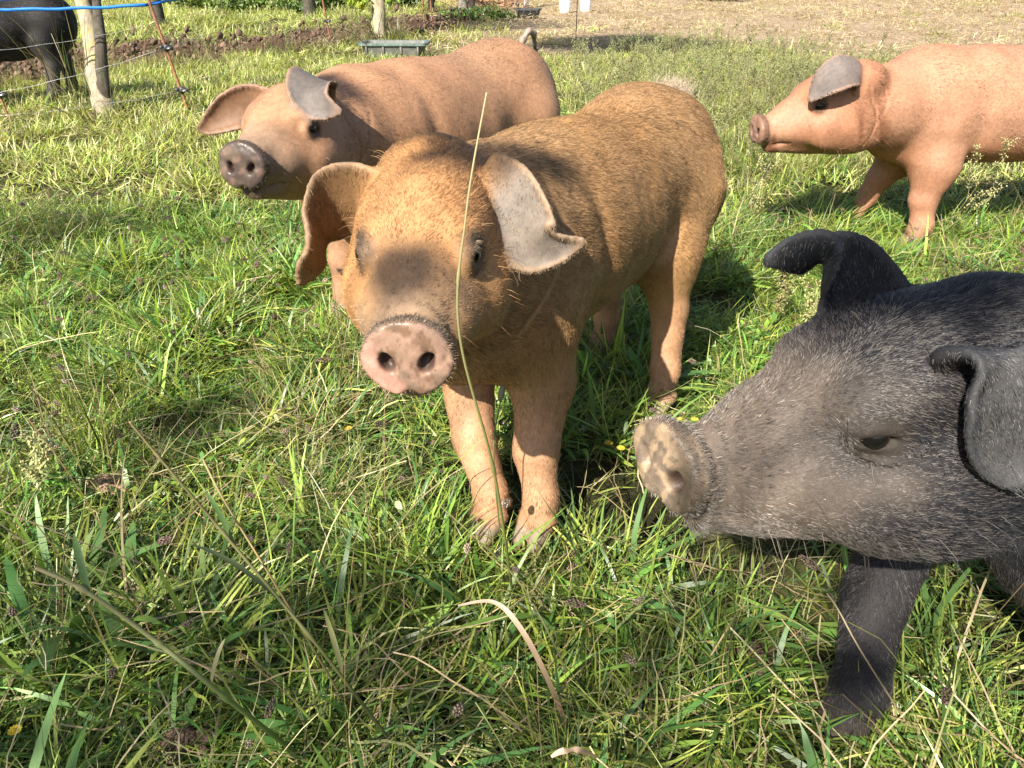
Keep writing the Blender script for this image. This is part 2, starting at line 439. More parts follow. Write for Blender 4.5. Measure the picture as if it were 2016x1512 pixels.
    fold -= .009*np.exp(-((bx-.125-.12*(bz-.5))/.028)**2)*sstep(.33, .42, bz)*sstep(.70, .58, bz)*side_
    fold += .006*np.exp(-((bx-.215)/.05)**2-((bz-.56)/.10)**2)*side_
    fold -= .012*np.exp(-((bx+.235)/.055)**2-((bz-.44)/.11)**2)*side_
    fold -= .0030*np.exp(-((bx-.185-.3*(bz-.40))/.006)**2)*sstep(.30, .35, bz)*sstep(.46, .40, bz)*side_
    V = V+N*(fold*sc*head.get('fd', 1.))[:, None]
    dsc = ((hx > .222) & (dh < .02))*1.; V = V+N*(dsc*(vnoise(V, 95, seed+60, 3)*.0011+vnoise(V, 230, seed+61, 2)*.0006))[:, None]; ctx['V'] = V
    o = mesh_obj('body', V, Q, look['mat'], root, True, colr)
    wa = o.data.attributes.new('wet', 'FLOAT', 'POINT'); wa.data.foreach_set('value', (look.get('wet', .4)*sstep(.205, .225, hx)*(dh < .02)).astype(f32))
    # eyes
    for sgn in (-1, 1):
        mb = MB(); mb.blob((0, 0, 0), (.0160*hs,)*3, 20, 14)
        e = mb.build('eye', EYE, root); e.location = h2l((ho['eye'][0]+.001, sgn*(ho['ey']-.0060), ho['eye'][1]))
        e.rotation_euler = __import__('mathutils').Matrix((Rh @ rotm('z', 62*sgn) @ rotm('y', -3)).tolist()).to_euler()
        if fur:
            q = 26; rl = np.random.default_rng(seed+7); u_ = rl.uniform(-1, 1, q); up_ = rl.random(q) < 1.1
            b0 = np.stack([ho['eye'][0]+.016*u_, sgn*(ho['ey']-.002-.003*u_), ho['eye'][1]+np.where(up_, .017, -.015)*(1-.4*u_**2)], 1)
            d0 = np.stack([.45+.5*u_+rl.normal(0, .15, q), sgn*(1.0+rl.normal(0, .15, q)), np.where(up_, .15, -.5)+rl.normal(0, .15, q)], 1); l0 = rl.uniform(.006, .014, q)*np.where(up_, 1, .5)
            T0 = np.linspace(0, 1, 4); pl = b0[:, None]+d0[:, None]*(l0[:, None]*T0)[..., None]+np.array((0, 0, -1.))*(l0[:, None]*T0**2)[..., None]*.35
            pl = (pl.reshape(-1, 3)*hs) @ Rh.T+th; make_curves('eyelashes', pl.reshape(q, 4, 3), np.tile(np.array((.00022, .0002, .00015, .00006)), (q, 1)), np.tile(look.get('lash', (.30, .22, .14)), (q, 1)), FURM['fur'], root)
    if fur and 'nofur' not in DBG: add_fur(root, ctx, V, Q, colr, fur, seed)
    print(name, len(V), 'verts')
    return root

def sstep(a, b, x): t = np.clip((x-a)/(b-a), 0, 1); return t*t*(3-2*t)
def lerp(a, b, t): return a+(b-a)*t[:, None]

def add_fur(root, c, V, Q, colr, fur, seed):
    r = np.random.default_rng(seed+100)
    N, A = vert_normals(V, Q)
    ear = 1-sstep(.006, .014, c['dear'])
    snout = sstep(.205, .222, c['hx'])*(c['dh'] < .02)
    length = fur['len']*np.ones(len(V))
    face = (1-sstep(.0, .05, c['dh']))
    length *= 1-.45*face*sstep(-.12, .10, c['hx'])
    length *= 1-.50*ear*(1-1.3*np.maximum(sstep(.75, .95, c['vear']), sstep(.88, .98, c['uear'])))
    length *= 1-.35*(1-sstep(.0, .03, c['dleg']))
    length *= 1+.25*vnoise(V, 14, seed+5)
    dens = np.ones(len(V))*(1+fur.get('fd', .5)*face)
    fwdn = N @ (c['Rh'] @ np.array((1., 0, 0)))
    rr_ = np.sqrt(c['hy']**2+(c['hz']+.034)**2)
    dens *= 1+.8*ear
    length = np.where(ear > .5, np.minimum(length, .0085), length)
    dens *= 1-snout*np.where((np.abs(fwdn) < .8) & (rr_ > .036), .35, .995)
    length = np.where(snout > .5, .0036, length)
    dens[(c['dhoof'] < .006) & (V[:, 2] < .045*c['sc'])] = 0
    ex = np.sqrt((c['hx']-c['ho']['eye'][0])**2+(c['hz']-c['ho']['eye'][1])**2+(np.abs(c['hy'])-c['ho']['ey'])**2)
    dens *= sstep(.018, .027, ex)
    w = A*dens[Q].mean(1); w /= w.sum()
    n = fur['n'] if 'lite' not in DBG else fur['n']//3
    fi = r.choice(len(Q), n, p=w)
    u, v = r.random(n), r.random(n)
    W4 = np.stack([(1-u)*(1-v), u*(1-v), u*v, (1-u)*v], 1)
    q = Q[fi]
    P0 = (V[q]*W4[..., None]).sum(1); Nr = (N[q]*W4[..., None]).sum(1); Nr /= np.linalg.norm(Nr, axis=1)[:, None]+1e-9
    # flow
    back = np.tile(np.array((-1., 0, -.42)), (len(V), 1))
    back[:, 2] *= sstep(.0, .10, np.abs(V[:, 1]))*1.4+.1
    hb = np.stack([-np.ones(len(V)), np.sign(c['hy'])*.22*np.ones(len(V)), -.25*np.ones(len(V))], 1) @ c['Rh'].T
    fl = lerp(back, np.tile(np.array((-.15, 0, -1.)), (len(V), 1)), 1-sstep(.0, .06, c['dleg']-.0))
    fl = lerp(fl, hb, face)
    dn = np.tile(np.array((.1, 0, -1.)), (len(V), 1)); fl = lerp(fl, dn, ear*.7)
    nz = np.stack([vnoise(V, 9, seed+11), vnoise(V, 9, seed+12), vnoise(V, 9, seed+13)], 1)
    fl = fl+.38*nz
    rim = (snout[q]*W4).sum(1)
    fl = (fl[q]*W4[..., None]).sum(1)+.20*r.normal(size=(n, 3))
    fl -= Nr*(fl*Nr).sum(1)[:, None]; fl /= np.linalg.norm(fl, axis=1)[:, None]+1e-9
    L = (length[q]*W4).sum(1)*r.uniform(.6, 1.25, n)
    fq = (face[q]*W4).sum(1); hxq = (c['hx'][q]*W4).sum(1); hzq = (c['hz'][q]*W4).sum(1)
    L *= 1+fq*fur.get('chin', .3)*sstep(-.085, -.11, hzq)
    wh = (r.random(n) < .0035) & (fq > .5) & (hxq < .21) & (rim < .1); L[wh] *= 2.6
    lift = (fur.get('lift', .28)+1.2*rim)*r.uniform(.5, 1.6, n)
    k = 4; T = np.linspace(0, 1, k)
    pts = P0[:, None]-Nr[:, None]*.001+fl[:, None]*(L[:, None]*T)[..., None]+Nr[:, None]*((L*lift)[:, None]*(T*1.25-.55*T**2))[..., None]
    pts[wh] = P0[wh][:, None]+(fl[wh]*.45+Nr[wh]*.9)[:, None]*(L[wh][:, None]*T)[..., None]+np.array((0, 0, -1.))*(L[wh][:, None]*T**2)[..., None]*.35
    pts[:, -1] += r.normal(size=(n, 3))*(L*.10)[:, None]
    # bristles gather in small tufts
    for cell, am in ((.0085, .42), (.021, .16)):
        ci_ = np.floor(P0/cell+r.normal(0, .12, (n, 3))).astype(np.int64); _, inv = np.unique(ci_[:, 0]*1000003+ci_[:, 1]*10007+ci_[:, 2], return_inverse=True); cn_ = np.bincount(inv)
        mt = np.stack([np.bincount(inv, pts[:, -1, d_])/cn_ for d_ in range(3)], 1)[inv]; am_ = (am*(1-rim))[:, None, None]*(~wh)[:, None, None]
        pts = pts+(mt-pts[:, -1])[:, None]*(T**1.6)[None, :, None]*am_
    cr = (colr[q]*W4[..., None]).sum(1)
    tuft_ = (r.lognormal(0, .16, inv.max()+1))[inv]; cr = cr*tuft_[:, None]
    cr = cr*np.exp(r.normal(size=n)*fur.get('var', .28))[:, None]
    tipc = np.array(fur.get('tip', (.75, .55, .32)))
    tf = fur.get('tipf', .12)*(1+fur.get('ftip', 0)*(face[q]*W4).sum(1)*sstep(-.08, .10, (c['hx'][q]*W4).sum(1)))
    m_ = r.random(n) < tf; cr[m_] = cr[m_]*.4+tipc*.6*r.uniform(.6, 1.1, m_.sum())[:, None]
    rad = np.tile(fur.get('rad', .00028)*np.array((1, .9, .7, .15)), (n, 1))
    make_curves('fur', pts, rad, np.clip(cr, 0, 1), FURM[fur.get('mat', 'fur')], root)

def make_curves(name, pts, rad, col, m, parent=None):
    n, k, _ = pts.shape
    cu = bpy.data.hair_curves.new(name); cu.add_curves([k]*n)
    cu.attributes['position'].data.foreach_set('vector', pts.astype(f32).ravel())
    a = cu.attributes.get('radius') or cu.attributes.new('radius', 'FLOAT', 'POINT'); a.data.foreach_set('value', rad.astype(f32).ravel())
    a = cu.attributes.new('hcol', 'FLOAT_COLOR', 'CURVE'); a.data.foreach_set('color', np.c_[col, np.ones(n)].astype(f32).ravel())
    cu.materials.append(m)
    o = bpy.data.objects.new(name, cu); COL.objects.link(o)
    if parent: o.parent = parent
    return o

# ---- pig materials
def skin_mat(name, rough=.6, spec=.3, bs=.35, sub=.0, wet=False):
    m = mat(name); b = NB(m); c = b.attr('col').outputs['Color']; tc = b.new('TexCoord').outputs['Object']
    n1 = b.noise(9, 5, .6, tc); n2 = b.noise(90, 4, .7, tc); n3 = b.noise(420, 3, .6, tc)
    c = b.mix(.55, c, b.ramp(n1, [(.3, (.62, .60, .58)), (.7, (1.25, 1.22, 1.2))]), 'MULTIPLY')
    c = b.mix(.45, c, b.ramp(n2, [(.35, (.60, .57, .54)), (.65, (1.25, 1.22, 1.18))]), 'MULTIPLY')
    wet = b.math('MULTIPLY', b.attr('wet').outputs['Fac'], b.ramp(n2, [(.35, (.3, .3, .3)), (.65, (1, 1, 1))]), clamp=True)
    p = b.new('BsdfPrincipled', ins={'Base Color': c, 'Roughness': b.math('SUBTRACT', rough, b.math('MULTIPLY', wet, rough-.12)), 'Specular IOR Level': spec})
    h = b.math('ADD', b.math('MULTIPLY', n2, 1.0), b.math('MULTIPLY', n3, .5))
    bn = b.new('Bump', ins={'Strength': bs, 'Distance': .0015, 'Height': h})
    b.l.new(bn.outputs[0], p.inputs['Normal']); b.out(p.outputs[0]); return m
def fur_mat(name, rough=.45, spec=.35, trans=.25):
    m = mat(name); b = NB(m); c = b.attr('hcol').outputs['Color']
    p = b.new('BsdfPrincipled', ins={'Base Color': c, 'Roughness': rough, 'Specular IOR Level': spec})
    t = b.new('BsdfTranslucent', ins={'Color': c}); mx = b.new('MixShader', ins={0: trans, 1: p.outputs[0], 2: t.outputs[0]})
    b.out(mx.outputs[0]); return m
FURM = {'fur': fur_mat('fur_golden'), 'black': fur_mat('fur_black', .32, .6, .1)}
SKIN = skin_mat('pig_skin'); SKINB = skin_mat('pig_skin_black', .68, .25, .9)
def eye_mat():
    m = mat('eye'); b = NB(m); tc = b.new('TexCoord').outputs['Object']
    sx = b.new('SeparateXYZ'); b.l.new(tc, sx.inputs[0])
    c = b.ramp(b.math('MULTIPLY', sx.outputs[0], 60), [(.0, (.05, .032, .026)), (.45, (.025, .014, .009)), (.66, (.014, .007, .005)), (.8, (.004, .004, .004))])
    p = b.new('BsdfPrincipled', ins={'Base Color': c, 'Roughness': .10, 'Specular IOR Level': .45}); b.out(p.outputs[0]); return m
EYE = eye_mat()

# ---- colouring of the three coats
def coat(base, belly, ear, snout, hoof, pinkleg=None, facec=None, mud=(.20, .155, .11), mudf=.35, mx=(.09, .20), mk_=1.25, spot=.75, crust=None, er=1.0, pinkn=None, patch=None):
    base, belly, ear, snout, hoof = map(np.array, (base, belly, ear, snout, hoof))
    def fn(c):
        V, N, sc = c['V'], c['N'], c['sc']; n = len(V)
        col = np.tile(base, (n, 1)).astype(float)
        col = lerp(col, np.tile(belly, (n, 1)), sstep(.15, -.6, N[:, 2])*sstep(.45, .30, V[:, 2]/sc)*.7)
        col = lerp(col, np.tile(mud, (n, 1)), mudf*sstep(-.1, .9, vnoise(V, 7, c['seed']+3, 3)))
        leg = 1-sstep(.0, .03, c['dleg'])
        if pinkleg is not None: col = lerp(col, np.tile(pinkleg, (n, 1)), leg*sstep(.34, .22, V[:, 2]/sc)*.6)
        face = 1-sstep(0, .05, c['dh'])
        if facec is not None:
            col = lerp(col, np.tile(facec, (n, 1)), face*.75)
            # greyer muzzle
            col = lerp(col, np.tile(mud, (n, 1))*mk_, face*sstep(mx[0], mx[1], c['hx']+.03*vnoise(V, 25, 77, 2))*.7)
        if patch: col = lerp(col, np.tile(patch[0], (n, 1)), patch[1]*face*sstep(.05, .5, vnoise(V*np.array((1.6, 1, .6)), 17, 21, 2))*sstep(.03, -.05, c['hz']))  # brown shading painted into the lower face colour
        ear_w = 1-sstep(.006, .016, c['dear']); ear_w *= sstep(.0, .25, c['uear'])
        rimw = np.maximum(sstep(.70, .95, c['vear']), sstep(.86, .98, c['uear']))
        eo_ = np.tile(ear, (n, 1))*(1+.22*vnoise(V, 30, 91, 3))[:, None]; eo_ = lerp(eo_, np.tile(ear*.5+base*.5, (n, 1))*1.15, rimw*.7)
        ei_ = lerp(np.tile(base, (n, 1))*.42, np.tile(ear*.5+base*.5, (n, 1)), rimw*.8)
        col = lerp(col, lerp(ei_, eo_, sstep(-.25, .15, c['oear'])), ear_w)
        col = lerp(col, np.tile(ear*.4+np.array((.22, .18, .15)), (n, 1)), sstep(.012, .0, c['dtail']))
        # dark eye rims
        ex = np.sqrt((c['hx']-c['ho']['eye'][0])**2+(c['hz']-c['ho']['eye'][1])**2+(np.abs(c['hy'])-c['ho']['ey'])**2)
        col = lerp(col, np.tile(mud*np.array(.30), (n, 1)), sstep(.031*er, .017*er, ex)*.9)
        disc = sstep(.212, .224, c['hx'])*(c['dh'] < .02)
        sp = vnoise(V, 48, c['seed']+9, 3)
        sc_ = lerp(np.tile(snout, (n, 1)).astype(float), np.tile(mud, (n, 1))*.9, spot*sstep(-.15, .6, sp))
        if crust:
            q_ = vnoise(V, 105, c['seed']+19, 3); sc_ = lerp(sc_, np.tile(crust[0], (n, 1)), crust[1]*sstep(.15, .45, q_))
        if pinkn: sc_ = lerp(sc_, np.tile(pinkn, (n, 1)), .85*sstep(-.25, -.95, c['hy']/.04+(c['hz']+.034)/.07+.35*vnoise(V, 60, 5, 3)))
        col = lerp(col, sc_, disc)
        col = lerp(col, np.tile(np.array(mud)*.55, (n, 1)), disc*sstep(.2455, .232, c['hx'])*.9)
        yy = np.abs(c['hy'])-.0235; zz = c['hz']+.037
        col = lerp(col, np.tile((.05, .03, .025), (n, 1)), disc*sstep(.014, .006, np.sqrt(yy**2+(zz*.8)**2))*sstep(.250, .240, c['hx']))
        hf = (1-sstep(.0, .006, c['dhoof']))*sstep(.055, .035, V[:, 2]/sc)
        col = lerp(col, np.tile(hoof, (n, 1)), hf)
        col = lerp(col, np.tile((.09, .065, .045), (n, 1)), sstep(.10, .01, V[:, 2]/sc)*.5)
        return np.clip(col, .004, .9)
    return fn
mudc = np.array((.19, .15, .11))
LOOK_GOLD = dict(mat=SKIN, color=coat((.325, .188, .083), (.37, .22, .105), (.165, .138, .115), (.27, .175, .130), (.28, .23, .16), (.42, .235, .145), (.355, .185, .078), mudc*.85, .22, spot=.6, crust=((.14, .085, .055), .8), er=1.25, pinkn=(.46, .25, .20)), wet=.7)
LOOK_TAN = dict(mat=SKIN, color=coat((.345, .193, .110), (.35, .19, .11), (.115, .100, .092), (.065, .048, .042), (.25, .2, .15), None, (.33, .185, .105), mudc*.7, .25, crust=((.20, .12, .09), .5)), wet=.75)
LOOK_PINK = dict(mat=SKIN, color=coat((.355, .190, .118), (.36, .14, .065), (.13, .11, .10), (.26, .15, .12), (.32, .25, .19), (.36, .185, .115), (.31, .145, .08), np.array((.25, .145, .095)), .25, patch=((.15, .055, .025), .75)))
LOOK_BLACK = dict(mat=SKINB, lash=(.10, .09, .08), color=coat((.011, .013, .018), (.03, .026, .026), (.050, .050, .052), (.20, .155, .12), (.02, .018, .017), (.030, .026, .025), (.012, .011, .013), np.array((.105, .084, .066)), .08, mx=(.02, .17), mk_=1.65, spot=.45, er=1.1, crust=((.42, .31, .20), .7)), wet=.8)

def default_legs(sc, off=None, dz=0, stout=1.0, frame=None, feet=None):
    off = dict(off or {})
    if feet:
        o_, h_ = frame; Rw = rotm('z', h_)
        for k_, w_ in feet.items():
            p_ = (Rw.T @ (np.array((w_[0], w_[1], 0))-np.array(o_)))/sc
            b_ = (.262, .095) if k_[0] == 'f' else (-.43, .095)
            off[k_] = (p_[0]-b_[0], p_[1]-b_[1]*(1 if k_[1] == 'l' else -1), w_[2] if len(w_) > 2 else 0)
    L = {}
    for nm, y in (('fl', .095), ('fr', -.095)):
        dx, dy, lift = off.get(nm, (0, 0, 0)); s_ = 1 if y > 0 else -1
        L[nm] = [((.25, y*.85, .42), .095), ((.235+dx*.25, y*1.05+dy*.25, .30), .068*stout), ((.255+dx*.65, y+dy*.6, .175+lift*.5), .045*stout), ((.25+dx*.95, y+dy*.95, .085+lift), .036*stout), ((.262+dx, y+dy, .052+lift), .034*stout)]
    for nm, y in (('rl', .095), ('rr', -.095)):
        dx, dy, lift = off.get(nm, (0, 0, 0))
        L[nm] = [((-.40, y*.9, .50), .125), ((-.375+dx*.3, y*1.05+dy*.2, .385), .080), ((-.44+dx*.65, y+dy*.6, .245+lift*.4), .050*stout), ((-.445+dx*.9, y+dy*.9, .10+lift), .038*stout), ((-.43+dx, y+dy, .052+lift), .035*stout)]
    return {k: [(tuple(np.array(p)*sc+np.array((0, 0, dz*min(1, p[2]/.3)))), r*sc) for p, r in v] for k, v in L.items()}

def mk(rows, dx=0, dy=0, dz=0): return [((p[0]+dx, p[1]+dy, p[2]+dz), w, d, c) for p, w, d, c in rows]
def ear_flap(s_, w=1.0, L=1.0, out=1.0, tip=1.0, drop=1.0):
    """folds forward from the poll and hangs, its grey back to the front"""
    return [((-.055, s_*.062*out, .055), .046*w, (.35, s_*.90, -.10), 0),
            ((-.036, s_*.084*out, .096), .050*w, (.25, s_*.95, -.10), -.008),
            ((-.004, s_*.106*out, .104-.006*drop), .052*w, (.15, s_*.95, -.10), -.014),
            ((.018, s_*.124*out, .102-.040*drop*L), .050*w, (.0, s_*.97, .05), -.014),
            ((.026, s_*.142*out, .102-.082*drop*L), .036*w, (-.1, s_*.85, .45), -.008),
            ((.022, s_*(.150*out+.046*tip), .102-.108*drop*L), .007, (-.2, s_*.3, .9), 0)]
def ear_curtain(s_, w=1.0, L=1.0):
    """hangs out sideways and curls forward, so that its rim faces the front"""
    return [((-.052, s_*.070, .042), .046*w, (.1, 0, 1), 0),
            ((-.058, s_*.108, .050), .052*w, (.1, s_*.05, 1), 0),
            ((-.050, s_*.140, .042), .055*w, (.15, s_*.10, 1), 0),
            ((-.022, s_*.158, .022), .050*w, (.25, 0, 1), 0),
            ((.006, s_*.164, -.016), .034*w, (.35, -s_*.1, 1), 0),
            ((.014, s_*.186*L, -.050), .007, (.4, -s_*.3, 1), 0)]
def ear_wing(s_, w=1.0, L=1.0, drop=1.0, cup=.018):
    """stands out sideways, open side to the front, tip hanging"""
    q = lambda y: s_*(.085+(y-.085)*L)
    return [((-.055, q(.070), .045), .044*w, (.1, 0, 1), 0),
            ((-.050, q(.115), .060), .050*w, (.1, s_*.15, 1), s_*cup*.6),
            ((-.036, q(.148), .054-.012*drop), .046*w, (.1, s_*.45, 1), s_*cup),
            ((-.022, q(.175), .050-.042*drop), .034*w, (.1, s_*.65, .8), s_*cup),
            ((-.016, q(.200), .048-.070*drop), .019*w, (.1, s_*.7, .7), s_*cup*.5),
            ((-.024, q(.225), .046-.086*drop), .005, (.1, s_*.7, .7), 0)]
def ear_leaf(s_, root, tip, nrm, hw, bow, flick=(0, 0, 0), cup=-.014):
    """a leaf shaped flap lying across the direction nrm; all given for the left side"""
    M = np.array((1, s_, 1.)); root, tip, nrm, bow, flick = (np.array(q, float)*M for q in (root, tip, nrm, bow, flick))
    rows = []
    for k, t in enumerate((0, .22, .45, .68, .88, 1)):
        p = root+(tip-root)*t+bow*4*t*(1-t)+flick*max(0, t-.7)/.3
        tg = (tip-root)+bow*4*(1-2*t); w = np.cross(nrm, tg); w = w*s_
        rows.append((tuple(p), hw[k], tuple(w/np.linalg.norm(w)), -s_*cup*math.sin(math.pi*t)*s_))
    return rows

# ------------------------------------------------------------------ ground
def ground_h(x, y):
    d = np.sqrt(x*x+y*y)
    p = np.stack([x, y, 0*x], -1)
    near = vnoise(p.reshape(-1, 3), 3.2, 31, 3).reshape(x.shape)*.010
    far = vnoise(p.reshape(-1, 3), .55, 33, 3).reshape(x.shape)*.045
    tus = vnoise(p.reshape(-1, 3), 7.5, 35, 2).reshape(x.shape)*.020
    return near+tus*(1-np.clip((d-3)/3, 0, 1))+far*np.clip((d-4)/8, 0, 1)-.004
def soil_line(x):      # the strip of bare soil behind the fence
    return 9.6+(x+4.27)*1.6
def soil_mask(x, y):
    t = np.abs((y-soil_line(x))/2.0-0)/1.0
    w = 1.0+.25*np.sin(x*2.1)+.2*np.sin(x*5.3+1)
    return (1-sstep(w*.75, w*1.05, t))*sstep(-9, -7.5, x)*(1-sstep(-.9, -.2, x))
def dry_mask(x, y):    # 1 where the meadow turns to dry grazed stubble
    p = np.stack([x, y, 0*x], -1).reshape(-1, 3)
    return np.clip(sstep(8.5, 13.5, y+.55*x+1.6*vnoise(p, .8, 41, 3).reshape(np.shape(x)))*sstep(-3.2, .8, x+.3*vnoise(p, 1.5, 42).reshape(np.shape(x))), 0, 1)
gx = np.concatenate([np.linspace(-60, -8, 40), np.linspace(-7.8, 7.8, 200), np.linspace(8, 60, 40)])
gy = np.concatenate([np.linspace(-30, -1.2, 20), np.linspace(-1, 14, 200), np.linspace(14.3, 120, 80)])
GX, GY = np.meshgrid(gx, gy, indexing='ij'); GZ = ground_h(GX, GY)
sm = soil_mask(GX, GY)
GZ = GZ+sm*(.03+.08*vnoise(np.stack([GX, GY, 0*GX], -1).reshape(-1, 3), 5, 44, 3).reshape(GX.shape))
nx, ny = GX.shape; ii = np.arange(nx*ny).reshape(nx, ny)
gq = np.stack([ii[:-1, :-1], ii[1:, :-1], ii[1:, 1:], ii[:-1, 1:]], -1).reshape(-1, 4)
m = mat('meadow_ground'); b = NB(m); tc = b.new('TexCoord').outputs['Object']
c = b.attr('col'); sx = b.new('SeparateColor'); b.l.new(c.outputs['Color'], sx.inputs[0])
n1 = b.noise(38, 6, .7, tc); n2 = b.noise(3.0, 5, .6, tc); n3 = b.noise(160, 3, .6, tc)
green = b.mix(b.ramp(n2, [(.4, (0, 0, 0)), (.62, (1, 1, 1))]), b.ramp(n1, [(.35, (.010, .012, .005)), (.55, (.026, .030, .010)), (.7, (.06, .050, .025))]), b.ramp(n1, [(.35, (.05, .048, .018)), (.55, (.085, .10, .03)), (.7, (.17, .15, .07))]))
dry = b.ramp(n1, [(.3, (.22, .15, .10)), (.5, (.42, .31, .21)), (.7, (.60, .48, .33))])
soil = b.ramp(n1, [(.3, (.03, .017, .010)), (.5, (.085, .048, .030)), (.68, (.22, .14, .09))])
cc = b.mix(sx.outputs[0], green, dry); cc = b.mix(sx.outputs[1], cc, soil)
cc = b.mix(b.math('MULTIPLY', n3, .6), cc, (.03, .022, .014, 1))
p = b.new('BsdfPrincipled', ins={'Base Color': cc, 'Roughness': .95, 'Specular IOR Level': .1})
bn = b.new('Bump', ins={'Strength': .8, 'Distance': .02, 'Height': b.math('ADD', n1, b.math('MULTIPLY', n3, .4))}); b.l.new(bn.outputs[0], p.inputs['Normal'])
b.out(p.outputs[0])
gd = dry_mask(GX, GY)
ground = mesh_obj('ground', np.stack([GX, GY, GZ], -1).reshape(-1, 3), gq, m, None, True, np.stack([gd, sm, 0*gd], -1).reshape(-1, 3))
tag(ground, kind='structure')

# ------------------------------------------------------------------ grass material and blades
def leaf_mat(name, rough=.38, trans=.38, var=.22, spec=.5):
    m = mat(name); b = NB(m); c = b.attr('col').outputs['Color']
    oi = b.new('ObjectInfo').outputs['Random']
    ge = b.new('NewGeometry').outputs['Position']
    n = b.noise(1.6, 3, .6, ge)
    hv = b.new('HueSaturation', ins={'Hue': b.math('ADD', .485, b.math('MULTIPLY', oi, .03)), 'Saturation': b.math('ADD', .82, b.math('MULTIPLY', n, .30)), 'Value': b.math('ADD', .72, b.math('MULTIPLY', oi, .56)), 'Color': c})
    d = b.new('BsdfPrincipled', ins={'Base Color': hv.outputs[0], 'Roughness': rough, 'Specular IOR Level': spec})
    tcol = b.mix(1.0, hv.outputs[0], (1.25, 1.15, .55, 1), 'MULTIPLY')
    t = b.new('BsdfTranslucent', ins={'Color': tcol}); mx = b.new('MixShader', ins={0: trans, 1: d.outputs[0], 2: t.outputs[0]})
    b.out(mx.outputs[0]); return m
LEAF = leaf_mat('grass_blade'); STRAW = leaf_mat('dry_stalk', .5, .15)
HID = None
def blades(n, rad, lmin, lmax, w, tilt, curl, cols, seg=5, r=rng, flat=0.0, wavy=0.0, zc=0.0, wshape='grass', droop=1.0):
    """n curved blades; returns verts, quads, colours"""
    a = r.uniform(0, 2*np.pi, n); R0 = rad*np.sqrt(r.random(n)); root = np.stack([R0*np.cos(a), R0*np.sin(a), np.full(n, zc)-.01], 1)
    az = a+r.normal(0, .9, n) if flat < .5 else r.uniform(0, 2*np.pi, n)
    L = r.uniform(lmin, lmax, n); t0 = np.clip(r.normal(tilt, .28, n), .02, 1.5); cu = r.normal(curl, .35, n)
    W_ = w*r.uniform(.6, 1.35, n); T = np.linspace(0, 1, seg+1)
    P = np.zeros((n, seg+1, 3)); P[:, 0] = root; side = np.zeros((n, seg+1, 3)); azz = az.copy()
    for k in range(seg+1):
        th = t0+cu*T[k]**1.3*droop; th = np.clip(th, -.2, 1.95)
        azz = azz+(r.normal(0, wavy, n) if wavy else 0)
        d = np.stack([np.sin(th)*np.cos(azz), np.sin(th)*np.sin(azz), np.cos(th)], 1)
        if k < seg: P[:, k+1] = P[:, k]+d*(L/seg)[:, None]
        side[:, k] = np.stack([-np.sin(azz), np.cos(azz), 0*azz], 1)
    P[..., 2] = np.maximum(P[..., 2], .004+.012*r.random((n, 1)))
    tw = r.normal(0, .5, n)[:, None]
    sd = side*np.cos(tw)[..., None]+np.array((0, 0, 1.))*np.sin(tw)[..., None]
    prof = {'grass': np.minimum(1, .55+1.5*T)*(1-T**2.2)+.03, 'lance': .20+.80*np.sin(np.pi*np.clip(T, 0, 1)**1.25)**.9*(T < .995)-.17*(T > .99), 'stem': np.ones_like(T)*(1-.4*T)}[wshape]
    off = sd*(W_[:, None]*prof)[..., None]/2
    V = np.stack([P-off, P+off], 2).reshape(-1, 3)
    base = (np.arange(n)*(seg+1)*2)[:, None]; k = np.arange(seg)[None]*2
    Q = np.stack([base+k, base+k+1, base+k+3, base+k+2], -1).reshape(-1, 4)
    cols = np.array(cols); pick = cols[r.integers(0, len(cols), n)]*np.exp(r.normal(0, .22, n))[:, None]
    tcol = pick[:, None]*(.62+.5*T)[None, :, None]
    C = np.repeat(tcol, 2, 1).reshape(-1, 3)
    return V, Q, np.clip(C, 0, 1), P
def join(parts):
    V, Q, C = [], [], []; o = 0
    for p in parts: V.append(p[0]); Q.append(p[1]+o); C.append(p[2]); o += len(p[0])
    return np.concatenate(V), np.concatenate(Q), np.concatenate(C)
def blob_vqc(cn, r, col, n=7, m=5, axis=None, jit=.15):
    mb = MB(); R = None
    if axis is not None:
        z = np.array(axis, float); z /= np.linalg.norm(z)+1e-9; x = np.cross(z, (.3, .8, .1)); x /= np.linalg.norm(x); R = np.stack([x, np.cross(z, x), z], 1)
    mb.blob(cn, r, n, m, col, jit, R); return np.array(mb.v), np.array(mb.f), np.array(mb.c)
proto_col = bpy.data.collections.new('grass_kinds')
def proto(name, parts, m):
    V, Q, C = join(parts); o = mesh_obj(name, V, Q, m, None, True, C, link=False); proto_col.objects.link(o); return o
G1 = [(.17, .28, .04), (.27, .36, .05), (.12, .22, .04), (.40, .43, .09), (.09, .18, .045), (.32, .38, .07)]
G2 = [(.15, .29, .045), (.24, .36, .055), (.10, .22, .05)]
DRY = [(.34, .26, .13), (.28, .20, .10), (.40, .33, .18), (.24, .19, .08), (.22, .23, .08)]
FAR = [(.36, .43, .09), (.50, .52, .15), (.27, .36, .06), (.62, .57, .28)]
K = {}
def reg(kind, o): K.setdefault(kind, []).append(len(K_all)); K_all.append(o)
K_all = []
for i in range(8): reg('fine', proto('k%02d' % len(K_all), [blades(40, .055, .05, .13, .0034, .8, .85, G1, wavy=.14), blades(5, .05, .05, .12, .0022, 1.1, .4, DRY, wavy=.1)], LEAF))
for i in range(5): reg('wide', proto('k%02d' % len(K_all), [blades(7, .03, .08, .19, .0075, .8, .8, G2, seg=7, wavy=.06), blades(10, .05, .05, .12, .003, .8, .7, G1)], LEAF))
